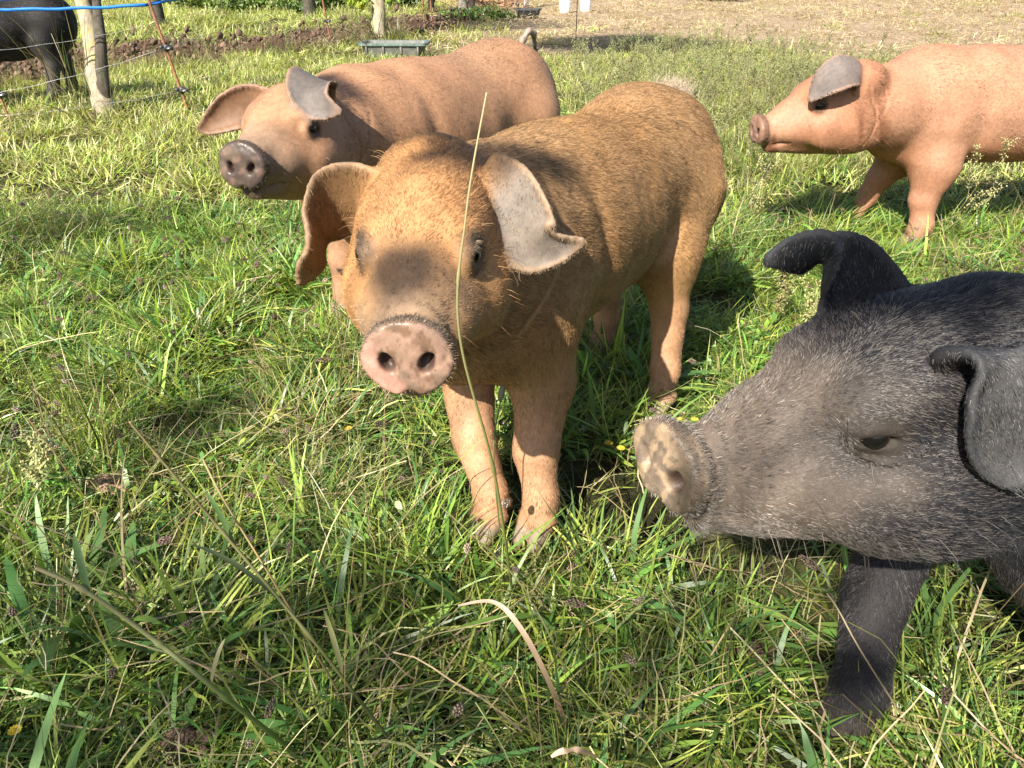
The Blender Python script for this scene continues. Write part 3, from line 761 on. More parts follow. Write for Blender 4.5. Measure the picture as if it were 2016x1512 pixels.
for i in range(6): reg('plantain', proto('k%02d' % len(K_all), [blades(6, .02, .07, .14, .0098, .95, .85, G2, seg=9, wshape='lance', wavy=.09), blades(6, .02, .05, .10, .009, 1.2, .5, G2, seg=6, wshape='lance', wavy=.09)], LEAF))
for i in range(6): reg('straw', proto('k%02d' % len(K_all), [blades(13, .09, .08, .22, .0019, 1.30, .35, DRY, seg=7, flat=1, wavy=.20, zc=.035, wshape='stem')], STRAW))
for i in range(6):
    V, Q, C, P = blades(3, .05, .10, .24, .0018, .55, .9, [(.12, .15, .05), (.20, .17, .08), (.15, .18, .06)], seg=7, wshape='stem', wavy=.08)
    hs = []
    for j in range(3):
        ax = P[j, -1]-P[j, -2]; ax /= np.linalg.norm(ax); hl = random.uniform(.012, .028); cb = random.choice([(.15, .10, .07), (.26, .20, .14), (.10, .07, .05)])
        for q in range(34):
            u = q/33; rr = .0045*math.sin(math.pi*(.12+.80*u)); a_ = q*2.4; e1 = np.cross(ax, (.2, .9, .3)); e1 /= np.linalg.norm(e1); e2 = np.cross(ax, e1)
            hs.append(blob_vqc(P[j, -1]+ax*hl*u+(e1*math.cos(a_)+e2*math.sin(a_))*rr, (.0015, .0015, .0021), tuple(np.array(cb)*random.uniform(.5, 1.7)), 4, 3, axis=ax, jit=.3))
    reg('seed', proto('k%02d' % len(K_all), [(V, Q, C)]+hs, STRAW))
for i in range(4):      # low broad leaved herbs
    ps = []
    for j in range(26):
        ps.append(blades(1, .06, .016, .034, random.uniform(.006, .012), 1.1, .3, G2, seg=3, wshape='lance', zc=random.uniform(.015, .07))[:3])
    reg('clover', proto('k%02d' % len(K_all), ps, LEAF))
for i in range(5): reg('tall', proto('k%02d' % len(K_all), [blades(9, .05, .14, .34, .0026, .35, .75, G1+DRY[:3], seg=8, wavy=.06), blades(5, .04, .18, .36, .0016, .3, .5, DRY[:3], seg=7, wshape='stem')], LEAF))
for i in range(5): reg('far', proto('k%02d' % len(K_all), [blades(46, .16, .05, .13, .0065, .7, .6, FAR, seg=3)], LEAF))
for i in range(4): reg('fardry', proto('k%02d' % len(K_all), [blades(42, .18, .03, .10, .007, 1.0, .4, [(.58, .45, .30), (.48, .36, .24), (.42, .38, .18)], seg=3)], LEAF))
def weed(h, cols, seedc):
    """a branching dry herb with tiny leaves and seed clusters"""
    mb = MB(); r = random
    def stem(p, d, L, rad, lvl):
        pts = [p]; q = p.copy(); dd = d.copy(); n = 6
        for k in range(n):
            dd = dd+np.array([r.gauss(0, .10), r.gauss(0, .10), .04]); dd /= np.linalg.norm(dd); q = q+dd*L/n; pts.append(q.copy())
            if lvl < 2 and k > 0 and r.random() < .8: stem(q, dd+np.array([r.gauss(0, .6), r.gauss(0, .6), .1]), L*r.uniform(.25, .5), rad*.6, lvl+1)
            if lvl > 0 or k > 2:
                for _ in range(2 if lvl else 1):
                    e = q+np.array([r.gauss(0, .007), r.gauss(0, .007), r.gauss(0, .006)])
                    if r.random() < .6: mb.blob(e, (.0030, .0030, .0036), 4, 3, r.choice(seedc), .3)
                    else:
                        a = np.array([r.gauss(0, 1), r.gauss(0, 1), r.gauss(0, .6)]); a /= np.linalg.norm(a); s_ = np.cross(a, (0, 0, 1))*.0035
                        mb.add([q, q+a*.010+s_, q+a*.022, q+a*.010-s_], [(0, 1, 2, 3)], r.choice(cols))
        mb.tube(pts, [rad*(1-.6*i/n) for i in range(n+1)], 4, r.choice(cols), cap=False)
    stem(np.zeros(3), np.array([r.gauss(0, .12), r.gauss(0, .12), 1.]), h, .0016, 0)
    return np.array(mb.v), mb.f, np.array(mb.c)
def weed_obj(name, h, cols, seedc, link=False, m=None):
    V, F_, C = weed(h, cols, seedc); return mesh_obj(name, V, F_, m or STRAW, None, True, C, link=link)
WC = [(.16, .19, .06), (.22, .22, .08), (.12, .17, .05)]; SC = [(.30, .30, .12), (.24, .19, .09), (.34, .33, .15)]
for i in range(5):
    o = weed_obj('k%02d' % len(K_all), random.uniform(.28, .42), WC, SC); proto_col.objects.link(o); reg('weed', o)

CLOD = mat('clod'); _b = NB(CLOD); _n = _b.noise(160, 5, .7, _b.new('TexCoord').outputs['Object']); _p = _b.new('BsdfPrincipled', ins={'Base Color': _b.mix(.5, _b.attr('col').outputs['Color'], _b.ramp(_n, [(.3, (.5, .5, .5)), (.7, (1.4, 1.4, 1.4))]), 'MULTIPLY'), 'Roughness': .95}); _b.out(_p.outputs[0])
for i in range(5):
    ps = [blob_vqc(np.random.normal(0, .045, 3)*(1, 1, .2)+(0, 0, .004), np.random.uniform(.004, .016, 3)*(1.2, 1.2, .7), tuple(np.array((.13, .082, .055))*random.uniform(.5, 1.6)), 7, 5, jit=.35) for _ in range(6)]
    V, Q, C = join(ps); o = mesh_obj('k%02d' % len(K_all), V, Q, CLOD, None, False, C, link=False); proto_col.objects.link(o); reg('clod', o)

def scatter(name, pts, kinds, scl, label_kind='stuff', tilt=.12):
    """pts (n,2); kinds (n,) proto index; scl (n,)"""
    n = len(pts); z = ground_h(pts[:, 0], pts[:, 1])
    me = bpy.data.meshes.new(name); me.vertices.add(n); me.vertices.foreach_set('co', np.c_[pts, z].astype(f32).ravel())
    a = me.attributes.new('kidx', 'INT', 'POINT'); a.data.foreach_set('value', kinds.astype(np.int32))
    rot = np.c_[rng.normal(0, tilt, n), rng.normal(0, tilt, n), rng.uniform(0, 2*np.pi, n)]
    a = me.attributes.new('krot', 'FLOAT_VECTOR', 'POINT'); a.data.foreach_set('vector', rot.astype(f32).ravel())
    a = me.attributes.new('kscl', 'FLOAT', 'POINT'); a.data.foreach_set('value', scl.astype(f32))
    o = bpy.data.objects.new(name, me); COL.objects.link(o); o['kind'] = 'stuff'
    mod = o.modifiers.new('spread', 'NODES'); mod.node_group = SPREAD; return o
def spread_group():
    g = bpy.data.node_groups.new('spread', 'GeometryNodeTree')
    g.interface.new_socket('Geometry', in_out='INPUT', socket_type='NodeSocketGeometry'); g.interface.new_socket('Geometry', in_out='OUTPUT', socket_type='NodeSocketGeometry')
    N = g.nodes.new; L = g.links.new
    gi, go = N('NodeGroupInput'), N('NodeGroupOutput')
    ci = N('GeometryNodeCollectionInfo'); ci.inputs['Collection'].default_value = proto_col; ci.inputs['Separate Children'].default_value = True; ci.inputs['Reset Children'].default_value = True
    iop = N('GeometryNodeInstanceOnPoints'); iop.inputs['Pick Instance'].default_value = True
    def na(nm, t):
        n = N('GeometryNodeInputNamedAttribute'); n.data_type = t; n.inputs['Name'].default_value = nm; return n.outputs['Attribute']
    e2r = N('FunctionNodeEulerToRotation'); L(na('krot', 'FLOAT_VECTOR'), e2r.inputs[0])
    L(gi.outputs[0], iop.inputs['Points']); L(ci.outputs[0], iop.inputs['Instance']); L(na('kidx', 'INT'), iop.inputs['Instance Index'])
    L(e2r.outputs[0], iop.inputs['Rotation']); L(na('kscl', 'FLOAT'), iop.inputs['Scale'])
    L(iop.outputs[0], go.inputs[0]); return g
SPREAD = spread_group()
def field(y0, y1, dens, margin=.5):
    """random points over the part of the meadow seen between two distances"""
    A = 2*(.75*y1+.6+margin)*(y1-y0); n = int(A*dens); y = rng.uniform(y0, y1, n); x = rng.uniform(-1, 1, n)*(.75*y1+.6+margin)
    k = np.abs(x) < .75*y+.6+margin; return np.stack([x[k], y[k]], 1)
def pick(names, n): ids = np.concatenate([K[q] for q in names]); return ids[rng.integers(0, len(ids), n)]
def mixed(pts, table):
    """table: list of (kinds, weight function or number)"""
    w = np.stack([np.broadcast_to(np.asarray(t[1], float), (len(pts),)) for t in table], 1); w = w/w.sum(1)[:, None]
    c = np.cumsum(w, 1); u = rng.random(len(pts))[:, None]; j = (u > c).sum(1); out = np.zeros(len(pts), int)
    for q, t in enumerate(table):
        mk_ = j == q; out[mk_] = pick(t[0], mk_.sum())
    return out
FEET = np.array([(-.045, 1.165), (.050, 1.150), (.375, 1.635), (.492, .722), (.47, .69), (1.61, 2.90), (1.57, 2.88)])
if 'nograss' not in DBG:
    p = field(.35, 3.4, 760)
    v1 = vnoise(np.c_[p, 0*p[:, 0]], 4.5, 51, 2); v2 = vnoise(np.c_[p, 0*p[:, 0]], 3.1, 52, 2); v3 = vnoise(np.c_[p, 0*p[:, 0]], 2.2, 53)
    v5 = vnoise(np.c_[p, 0*p[:, 0]], 13, 57, 2); keep = rng.random(len(p)) < .82+.30*v3+.45*v5; p, v1, v2 = p[keep], v1[keep], v2[keep]
    kk = mixed(p, [(['fine'], .54), (['wide'], .20), (['plantain'], .14*np.clip(1+v1*1.2, .1, 3)), (['straw'], .10*np.clip(1+v2, .2, 3)), (['seed'], .040), (['clover'], .035*np.clip(1-v1, .1, 3)), (['tall'], .016*np.clip(1+2*v2, 0, 3))])
    v4 = vnoise(np.c_[p, 0*p[:, 0]], 11, 56, 2)
    sc_ = rng.uniform(.75, 1.15, len(p))*(1+.14*v1)*(1+.38*v4)*(1.0+.18*sstep(1.7, .8, p[:, 1]))
    dft = np.min(np.linalg.norm(p[:, None]-FEET[None], axis=2), 1); near_ = dft < .075; sc_ = np.where(near_, sc_*.5, sc_); kk = np.where(near_ & np.isin(kk, K['tall']+K['seed']+K['plantain']+K['wide']), K['fine'][0], kk)
    k2 = dft > .035; p, kk, sc_ = p[k2], kk[k2], sc_[k2]
    scatter('grass', p, kk, sc_)
    p = field(3.4, 9.5, 75)
    v1 = vnoise(np.c_[p, 0*p[:, 0]], 2, 54, 2); sl = soil_mask(p[:, 0], p[:, 1]); kp = rng.random(len(p)) > sl*.97; p, v1 = p[kp], v1[kp]
    dm = dry_mask(p[:, 0], p[:, 1])
    kk = mixed(p, [(['far'], .55), (['fine'], .06), (['plantain'], .05), (['straw'], .10*(1+v1)), (['tall'], .02*np.clip(1+v1, 0, 2)), (['fardry'], .08+.8*dm), (['seed'], .02)])
    scatter('grass', p, kk, rng.uniform(.8, 1.25, len(p)))
    p = field(9.5, 30, 13)
    sl = soil_mask(p[:, 0], p[:, 1]); p = p[rng.random(len(p)) > sl*.97]; dm = dry_mask(p[:, 0], p[:, 1])
    p2 = rng.random(len(p)) < 1-.45*dm; p, dm = p[p2], dm[p2]
    kk = mixed(p, [(['far'], np.clip(1-dm, .04, 1)), (['fardry'], .15+1.2*dm)])
    scatter('grass', p, kk, rng.uniform(1.2, 1.9, len(p)))
    # tall weeds behind the middle pig and loose weedy spots
    n = 620; p = np.stack([rng.normal(1.9, .95, n), rng.normal(6.2, 1.2, n)], 1); p = p[(p[:, 0] > .4) & (p[:, 1] > 4.0)]
    kk = mixed(p, [(['weed'], .45), (['tall'], .55)]); scatter('weeds', p, kk, rng.uniform(.7, 1.15, len(p)))
    n = 700; p = np.stack([rng.normal(1.15, .6, n), rng.normal(4.2, .8, n)], 1); p = p[(p[:, 1] > 3.2) & (p[:, 0] > .55)]
    kk = mixed(p, [(['weed'], .12), (['tall'], .30), (['wide'], .58)]); scatter('weeds', p, kk, rng.uniform(.55, .95, len(p)))
    n = 5200; x = rng.uniform(-8, -.6, n); p = np.stack([x, soil_line(x)+rng.uniform(-2.1, 2.1, n)], 1); p = p[rng.random(n) < soil_mask(p[:, 0], p[:, 1])]
    o = scatter('soil_clods', p, pick(['clod'], len(p)), rng.lognormal(-.1, .5, len(p)), tilt=1.)
    # fringe of taller grass along the soil strip and round the fence
    x = rng.uniform(-5.5, -1.6, 260); p = np.stack([x, soil_line(x)-2.1+rng.normal(0, .35, 260)], 1)
    scatter('weeds', p, mixed(p, [(['tall'], 1), (['weed'], .1)]), rng.uniform(.6, 1.1, len(p)))

# ------------------------------------------------------------------ trees, posts, fence, tubs
def bark_mat(name, c1, c2, lich, amt):
    m = mat(name); b = NB(m); tc = b.new('TexCoord').outputs['Object']
    mp = b.new('Mapping', ins={'Scale': (1, 1, .35)}); b.l.new(tc, mp.inputs[0])
    n = b.noise(26, 6, .7, mp.outputs[0]); n2 = b.noise(9, 5, .65, tc)
    c = b.ramp(n, [(.3, c2), (.62, c1)])
    c = b.mix(b.math('MULTIPLY', b.ramp(n2, [(.52, (0, 0, 0)), (.64, (1, 1, 1))]), amt), c, lich)
    p = b.new('BsdfPrincipled', ins={'Base Color': c, 'Roughness': .9, 'Specular IOR Level': .15})
    bn = b.new('Bump', ins={'Strength': .8, 'Distance': .01, 'Height': n}); b.l.new(bn.outputs[0], p.inputs['Normal']); b.out(p.outputs[0]); return m
BARK = bark_mat('pale_bark', (.36, .31, .23), (.13, .11, .08), (.42, .36, .10, 1), .45)
BARKD = bark_mat('dark_bark', (.10, .085, .065), (.03, .026, .02), (.10, .13, .07, 1), .5)
POSTW = bark_mat('grey_wood', (.24, .21, .17), (.10, .085, .07), (.20, .22, .14, 1), .3)
def leaves_vqc(cen, rad, n, size, cols, r=rng, clumps=0):
    cen = np.array(cen, float); rad = np.array(rad, float)
    if clumps:
        cc = r.normal(size=(clumps, 3)); cc /= np.linalg.norm(cc, axis=1)[:, None]; cc *= (r.random((clumps, 1))**.45); cc = cc*rad*.8
        k = r.integers(0, clumps, n); p = cc[k]+r.normal(size=(n, 3))*rad*.8/clumps**.36*.75; shade = np.exp(r.normal(0, .25, clumps))[k]
    else:
        p = r.normal(size=(n, 3)); p /= np.linalg.norm(p, axis=1)[:, None]; p *= (r.random((n, 1))**.33); p = p*rad; shade = np.ones(n)
    p = p+cen
    a = r.normal(size=(n, 3)); a /= np.linalg.norm(a, axis=1)[:, None]; b_ = np.cross(a, r.normal(size=(n, 3))); b_ /= np.linalg.norm(b_, axis=1)[:, None]
    s = size*r.uniform(.6, 1.3, n)[:, None]; w = s*.28
    V = np.stack([p-a*s*.5, p+b_*w, p+a*s*.5, p-b_*w], 1).reshape(-1, 3); Q = np.arange(4*n).reshape(n, 4)
    cols = np.array(cols); c = cols[r.integers(0, len(cols), n)]*(shade*np.exp(r.normal(0, .2, n)))[:, None]
    return V, Q, np.clip(np.repeat(c, 4, 0), 0, 1)
def trunk_mb(pts, rads, n=14, lump=.12):
    mb = MB(); P = [np.array(p, float) for p in pts]; t = np.linspace(0, len(P)-1, 26); pp, rr = [], []
    for u in t:
        i = min(int(u), len(P)-2); f = u-i; q = P[i]*(1-f)+P[i+1]*f
        pp.append(q+np.array((math.sin(u*3.1), math.cos(u*2.3), 0))*rads[0]*.07); rr.append((rads[i]*(1-f)+rads[i+1]*f)*(1+.025*math.sin(u*9)))
    mb.tube(pp, rr, n); mb.v = [tuple(np.array(v)+np.random.normal(0, rads[0]*.035, 3)) for v in mb.v]; return mb
GREENS = [(.07, .13, .025), (.10, .17, .035), (.05, .10, .02)]
def tree(name, base, top, r0, r1, crown_h, crown_r, label, bark, nleaf=5000, extra=None, lsize=.07, cat='tree', leafcol=GREENS, cen0=None):
    """a trunk that leans from base to top, forks into limbs and carries a leafy crown"""
    base = np.array(base, float); root = empty(name, base, label=label, cat=cat)
    t = np.array(top, float)-base
    mb = trunk_mb([(0, 0, -.05), (0, 0, .06), t*.5+np.array((.01, .0, 0)), t, t+((np.array(cen0, float)-t)*.7 if cen0 is not None else np.array((t[0]*.3, t[1]*.3, crown_h-t[2]))*.6)], [r0*1.35, r0*1.05, (r0+r1)/2, r1, r1*.6])
    tr = mb.build('trunk', bark, root)
    cen = t+np.array((t[0]*.4, t[1]*.4, crown_h-t[2])) if cen0 is None else np.array(cen0, float)
    lb = MB()
    for k in range(9):
        a = random.uniform(0, 6.28); h0 = random.uniform(.0, .5); s = t+(cen-t)*h0; e = cen+np.array((math.cos(a)*crown_r[0]*.75, math.sin(a)*crown_r[1]*.75, random.uniform(-.4, .6)*crown_r[2]))
        mid = (s+e)/2+np.random.normal(0, .12, 3); lb.tube([s, mid, e], [r1*.45, r1*.3, r1*.1], 6)
    lb.build('limb', bark, root)
    V, Q, C = leaves_vqc(cen, crown_r, nleaf, lsize, leafcol, clumps=60)
    mesh_obj('crown', V, Q, LEAF, root, False, C)
    if extra: extra(root)
    return root

def g3(px, py, dz=0.0):
    p = at_h(px, py, 0); p[2] = float(ground_h(np.array([[p[0]]]), np.array([[p[1]]]))[0, 0])+dz; return p
def tuft(root, cen, n, L, name='grass_tuft', w=.006, cols=G1+DRY[:2], tilt=.45, spread=.12, curl=.8):
    V, Q, C, _ = blades(n, spread, L*.55, L, w, tilt, curl, cols, seg=7, wavy=.05)
    o = mesh_obj(name, V+np.array(cen), Q, LEAF, root, True, C); return o

# pale leaning tree by the fence, left
bp = g3(208, 222); tp = at_z(160, -8, 5.55)
t1 = tree('tree', bp, tp, .076, .060, 3.0, (1.5, 1.1, .9), 'pale lichened tree trunk leaning beside the fence on the left', BARK, 15000, lsize=.085, cen0=(1.1, -1.0, 6.2))
def stem2(root, off, top, r, nm='side_stem'):
    mb = trunk_mb([(0, 0, -.02), np.array(off)*.5, off, top], [r*1.1, r, r*.9, r*.7], 10); mb.build(nm, BARKD, root)
stem2(t1, (.07, .03, .45), tuple(np.array(tp)-bp+np.array((.08, .05, .02))), .045)
o = tag(tuft(None, g3(160, 215), 46, .85, 'tall_grass_clump', .006, [(.12, .16, .05), (.22, .20, .08), (.30, .22, .09), (.10, .15, .05)], .22, .16, .5), 'clump of tall reddish grass beside the leaning tree trunk', 'grass clump')
o = tag(tuft(None, g3(190, 228), 60, .42, 'long_grass_tuft', .007, [(.12, .18, .06), (.20, .24, .09), (.28, .26, .12)], .8, .14, .9), 'arching pale grass tuft at the foot of the leaning tree', 'grass clump')
# second tree with the trough
bp2 = g3(748, 84); tp2 = at_z(741, -8, 10.2)
t2 = tree('tree', bp2, tp2, .10, .085, 3.2, (1.5, 1.5, 1.0), 'slim pale tree behind the dark trough with yellow leaves low down', BARK, 4500,
          extra=None)
V, Q, C = leaves_vqc((-.26, 0, .52), (.16, .12, .12), 150, .085, [(.42, .42, .04), (.30, .36, .05), (.20, .30, .04)])
V2, Q2, C2 = leaves_vqc((.22, .05, .60), (.18, .12, .12), 160, .085, [(.16, .28, .05), (.30, .34, .05), (.12, .22, .04)])
mesh_obj('low_leaves', np.r_[V, V2], np.r_[Q, Q2+len(V)], LEAF, t2, False, np.r_[C, C2])
tag(tuft(None, bp2+np.array((.10, -.10, 0)), 120, .62, 'long_grass_tuft', .012, [(.10, .18, .05), (.16, .24, .06), (.30, .27, .14)], .65, .22, .8), 'bushy green grass tuft round the slim tree behind the trough', 'grass clump')
sb = MB(); a_ = at_h(652, 47, .55); e_ = at_h(722, 88, .18); sb.tube([a_, (a_+e_)/2+np.array((0, 0, .03)), e_], [.004, .006, .007], 6); tag(sb.build('dead_stalk', STRAW), 'pale dead stalk leaning left of the slim tree by the trough', 'stalk')
for f_ in [sb]: pass
bpy.data.objects['dead_stalk'].data.attributes['col'].data.foreach_set('color', np.tile((.62, .50, .32, 1), len(sb.v)).astype(f32))

# dark trunk and the grey posts further back
def post(px, py, h, r, label, m, name='wooden_post', cat='post', lean=(0, 0)):
    p = g3(px, py); mb = trunk_mb([(0, 0, -.1), (lean[0]*.5, lean[1]*.5, h*.5), (lean[0], lean[1], h)], [r*1.1, r, r*.95], 12); o = mb.build(name, m); o.location = p; return tag(o, label, cat)
post(314, 54, 1.9, .10, 'dark mossy post standing beyond the soil strip on the left', BARKD)
post(912, 39, 1.7, .085, 'grey wooden post in front of the distant black pig', POSTW)
post(1014, 19, 1.6, .085, 'pale wooden post beside the distant black tub', POSTW)
post(610, 30, 1.8, .12, 'dark shaded post in front of the hedge', BARKD)
post(1036, 16, 1.4, .05, 'thin white pole standing behind the distant black tub', simple_mat('pole_white', (.62, .64, .60), .6, .15), 'pole', 'pole')

RUST = simple_mat('rusty_bar', (.27, .13, .07), .8, .35, 60, .5, 120, .2, .3)
PLAST = simple_mat('insulator_black', (.035, .035, .038), .4, .3, 30)
METAL = simple_mat('bright_wire', (.42, .42, .42), .35, .2, 40, metal=.9, spec=.5)
BLUE = simple_mat('blue_tape', (.015, .17, .62), .45, .15, 30)
def fence_post(p, h, ins, label, lean=(0, 0), r=.0085):
    root = empty('fence_post', p, label=label, cat='fence post', group='rusty rebar posts of the electric fence')
    mb = MB(); n = int(h/.016); pts = [np.array((lean[0]*k/n, lean[1]*k/n, -.05+(h+.05)*k/n)) for k in range(n+1)]
    mb.tube(pts, [r*(1.14 if k % 2 else .90) for k in range(n+1)], 8); mb.build('bar', RUST, root)
    for z in ins:
        x = lean[0]*z/h; y = lean[1]*z/h; ib = MB()
        ib.tube([(x, y, z-.022), (x, y, z+.022)], [.019, .019], 10)
        ib.tube([(x-.020, y-.004, z), (x-.044, y-.010, z+.004)], [.013, .017], 8); ib.tube([(x+.018, y-.01, z+.002), (x+.052, y-.012, z-.004)], [.015, .012], 8)
        ib.tube([(x-.030, y-.012, z+.012), (x+.036, y-.014, z+.014)], [.006, .006], 6)
        io = ib.build('insulator', PLAST, root)
        cb = MB(); cb.tube([(x+.012, y-.026, z-.004), (x+.040, y-.026, z-.002)], [.007, .007], 8); cb.build('clamp', METAL, io)
    return root
def wires_of(p, h): return p+np.array((0, 0, h))
P0, P1, P2, P3, P3b = g3(22, 240), g3(375, 222), g3(652, 82), g3(836, 48), g3(851, 48)
fence_post(P0, .50, (.19,), 'short fence post beside the black pig at the left edge', (-.05, 0), .007)
fence_post(P1, .95, (.175, .46), 'rusty ribbed fence post right of the leaning tree trunk', (-.165, 0), .0105)
fence_post(P2, 1.0, (.28, .62), 'rusty fence post left of the slim tree and trough', (-.10, 0), .011)
fence_post(P3, 1.1, (.0, .42), 'left one of two distant fence posts close together', (-.03, 0), .013)
fence_post(P3b, 1.1, (.40,), 'right one of two distant fence posts close together', (-.02, 0), .013)
tp_ = g3(1133, 96); mb = MB(); mb.tube([(0, 0, -.05), (0, 0, 1.0)], [.006, .005], 6); o = mb.build('fence_rod', PLAST); o.location = tp_; tag(o, 'thin dark upright rod in the meadow behind the weeds', 'fence rod')
def line(name, pts, r, m, label, cat, flatw=None, sag=.02):
    mb = MB(); P = []
    for a, b_ in zip(pts[:-1], pts[1:]):
        a, b_ = np.array(a), np.array(b_); n = 14
        for k in range(n): u = k/n; P.append(a*(1-u)+b_*u+np.array((0, 0, -sag*4*u*(1-u)+.003*math.sin(u*23))))
    P.append(np.array(pts[-1]))
    if flatw: mb.tube([p+np.array((0, 0, flatw/2)) for p in P], .0012, 4); mb.v = []; mb.f = []; mb.c = []
    if flatw:
        v = []
        for p in P: v += [p+np.array((0, -.001, flatw/2)), p+np.array((0, -.001, -flatw/2)), p+np.array((0, .001, -flatw/2)), p+np.array((0, .001, flatw/2))]
        f = []
        for i in range(len(P)-1):
            for k in range(4): f.append((i*4+k, i*4+(k+1) % 4, (i+1)*4+(k+1) % 4, (i+1)*4+k))
        mb.add(v, f)
    else: mb.tube(P, r, 6)
    return tag(mb.build(name, m), label, cat)
PL = P0+np.array((-2.2, -.25, 0))
def at_post(p, h, lean, H): return p+np.array((lean*h/H, -.03, h))
for h0, h1, h2, h3, lab in ((.055, .175, .28, .30, 'lowest wire of the electric fence just above the grass'), (.20, .46, .62, .42, 'middle wire of the electric fence at insulator height'), (.46, .62, .80, .75, 'third thin wire of the electric fence above the insulators')):
    line('fence_wire', [PL+(0, 0, h0), at_post(P0, h0, -.05, .5), at_post(P1, h1, -.165, .95), at_post(P2, h2, -.10, 1.0), at_post(P3, h3, -.03, 1.1), P3+np.array((2.2, 2.5, h3))], .0014 if h0 < .4 else .0012, METAL, lab, 'wire')
line('fence_tape', [PL+(0, 0, .70), P0+(-.06, 0, .715), P1+(-.15, -.03, .735), P2+(-.1, 0, .86), P3+(0, 0, 1.02)], 0, BLUE, 'bright blue fence tape across the top left corner', 'fence tape', .020, .01)
line('fence_tape', [PL+(0, 0, .78), P0+(-.06, 0, .775), P1+(-.15, -.03, .81), P2+(-.1, 0, .95)], 0, BLUE, 'upper blue fence tape barely showing in the top left corner', 'fence tape', .016, .01)

# troughs, tubs and buckets
def tub(name, p, rz, L, Wd, h, label, m, rimm, cat, taper=.80, fill=None, wall=.018):
    root = empty(name, p, rz, label=label, cat=cat)
    def ring(s, z, inset=0):
        r = .06; out = []
        for cx, cy, a0 in ((1, 1, 0), (-1, 1, 90), (-1, -1, 180), (1, -1, 270)):
            for k in range(5):
                a = math.radians(a0+k*22.5); out.append((cx*(L/2*s-r-inset)+math.cos(a)*r, cy*(Wd/2*s-r-inset)+math.sin(a)*r, z))
        return out
    R_ = [ring(taper, 0), ring((taper+1)/2, h*.5), ring(1, h), ring(1, h, wall), ring((taper+1)/2, h*.5, wall), ring(taper, .02, wall)]
    v = sum(R_, []); n = 20; f = [tuple(range(n-1, -1, -1))]
    for i in range(5): f += [(i*n+k, i*n+(k+1) % n, (i+1)*n+(k+1) % n, (i+1)*n+k) for k in range(n)]
    f.append(tuple(5*n+k for k in range(n))); mb = MB(); mb.add(v, f); o = mb.build('basin', m, root, smooth=False)
    rb = MB(); ri = [ring(1.0, h+.004, .0), ring(1.07, h+.004, 0), ring(1.07, h-.022, 0), ring(1.0, h-.022, .0)]
    v = sum(ri, []); f = []
    for i in range(4): f += [(i*n+k, ((i+1) % 4)*n+k, ((i+1) % 4)*n+(k+1) % n, i*n+(k+1) % n) for k in range(n)]
    rb.add(v, f); rb.build('rim', rimm, root, smooth=False)
    for sx_ in (-.5, -.17, .17, .5):      # stiffening ribs on the long side
        q = MB(); q.box((sx_*L*.8, -Wd/2*(taper+1)/2-.004, h*.48), (.02, .014, h*.85), R=rotm('x', math.degrees(math.atan((1-taper)*Wd/2/h)))); q.build('rib', m, root)
    if fill:
        fb = MB(); fb.add(ring(.93, h*.80, wall+.004), [tuple(range(n))]); fb.build('contents', fill, root)
    return root
TUBM = simple_mat('tub_dark', (.045, .055, .050), .55, .5, 14, .3, 40, col2=(.16, .15, .13)); RIMM = simple_mat('tub_rim', (.12, .17, .15), .5, .3, 20)
tub('feed_trough', g3(779, 112), math.radians(-2), .74, .42, .18, 'dark rectangular trough with a green rim below the slim tree', TUBM, RIMM, 'trough', fill=simple_mat('feed', (.30, .28, .22), .9, .3))
tub('feed_tub', g3(1040, 33), math.radians(-8), .48, .32, .17, 'small black tub on bare soil at the far end of the meadow', simple_mat('tub_black', (.02, .02, .02), .5), simple_mat('tub_black_rim', (.05, .05, .05), .5), 'tub')
def bucket(p, label):
    root = empty('bucket', p, random.uniform(0, 3), label=label, cat='bucket', group='white buckets at the far end of the meadow')
    wm = WHITEP; mb = MB(); n = 20; prof = [(.0, .105), (.28, .135), (.285, .142), (.265, .146), (.262, .140)]
    pts = [(.0, .0)]+prof; v = []; f = []
    R_ = [(.105, 0), (.135, .27), (.143, .27), (.143, .285), (.129, .285), (.102, .012)]
    for r_, z in R_: v += [(r_*math.cos(2*math.pi*k/n), r_*math.sin(2*math.pi*k/n), z) for k in range(n)]
    for i in range(5): f += [(i*n+k, i*n+(k+1) % n, (i+1)*n+(k+1) % n, (i+1)*n+k) for k in range(n)]
    f += [tuple(range(n-1, -1, -1)), tuple(5*n+k for k in range(n))]; mb.add(v, f); mb.build('shell', wm, root, smooth=False)
    hb = MB(); hb.tube([(.143*math.cos(a), -.02-.05*math.sin(a), .27-.10*math.sin(a)) for a in np.linspace(0, math.pi, 12)], .003, 6); hb.build('handle', METAL, root)
WHITEP = simple_mat('white_plastic', (.80, .82, .84), .4, .08)
bucket(g3(1112, 22), 'left one of two white buckets far up the meadow'); bucket(g3(1152, 20), 'right one of two white buckets far up the meadow')

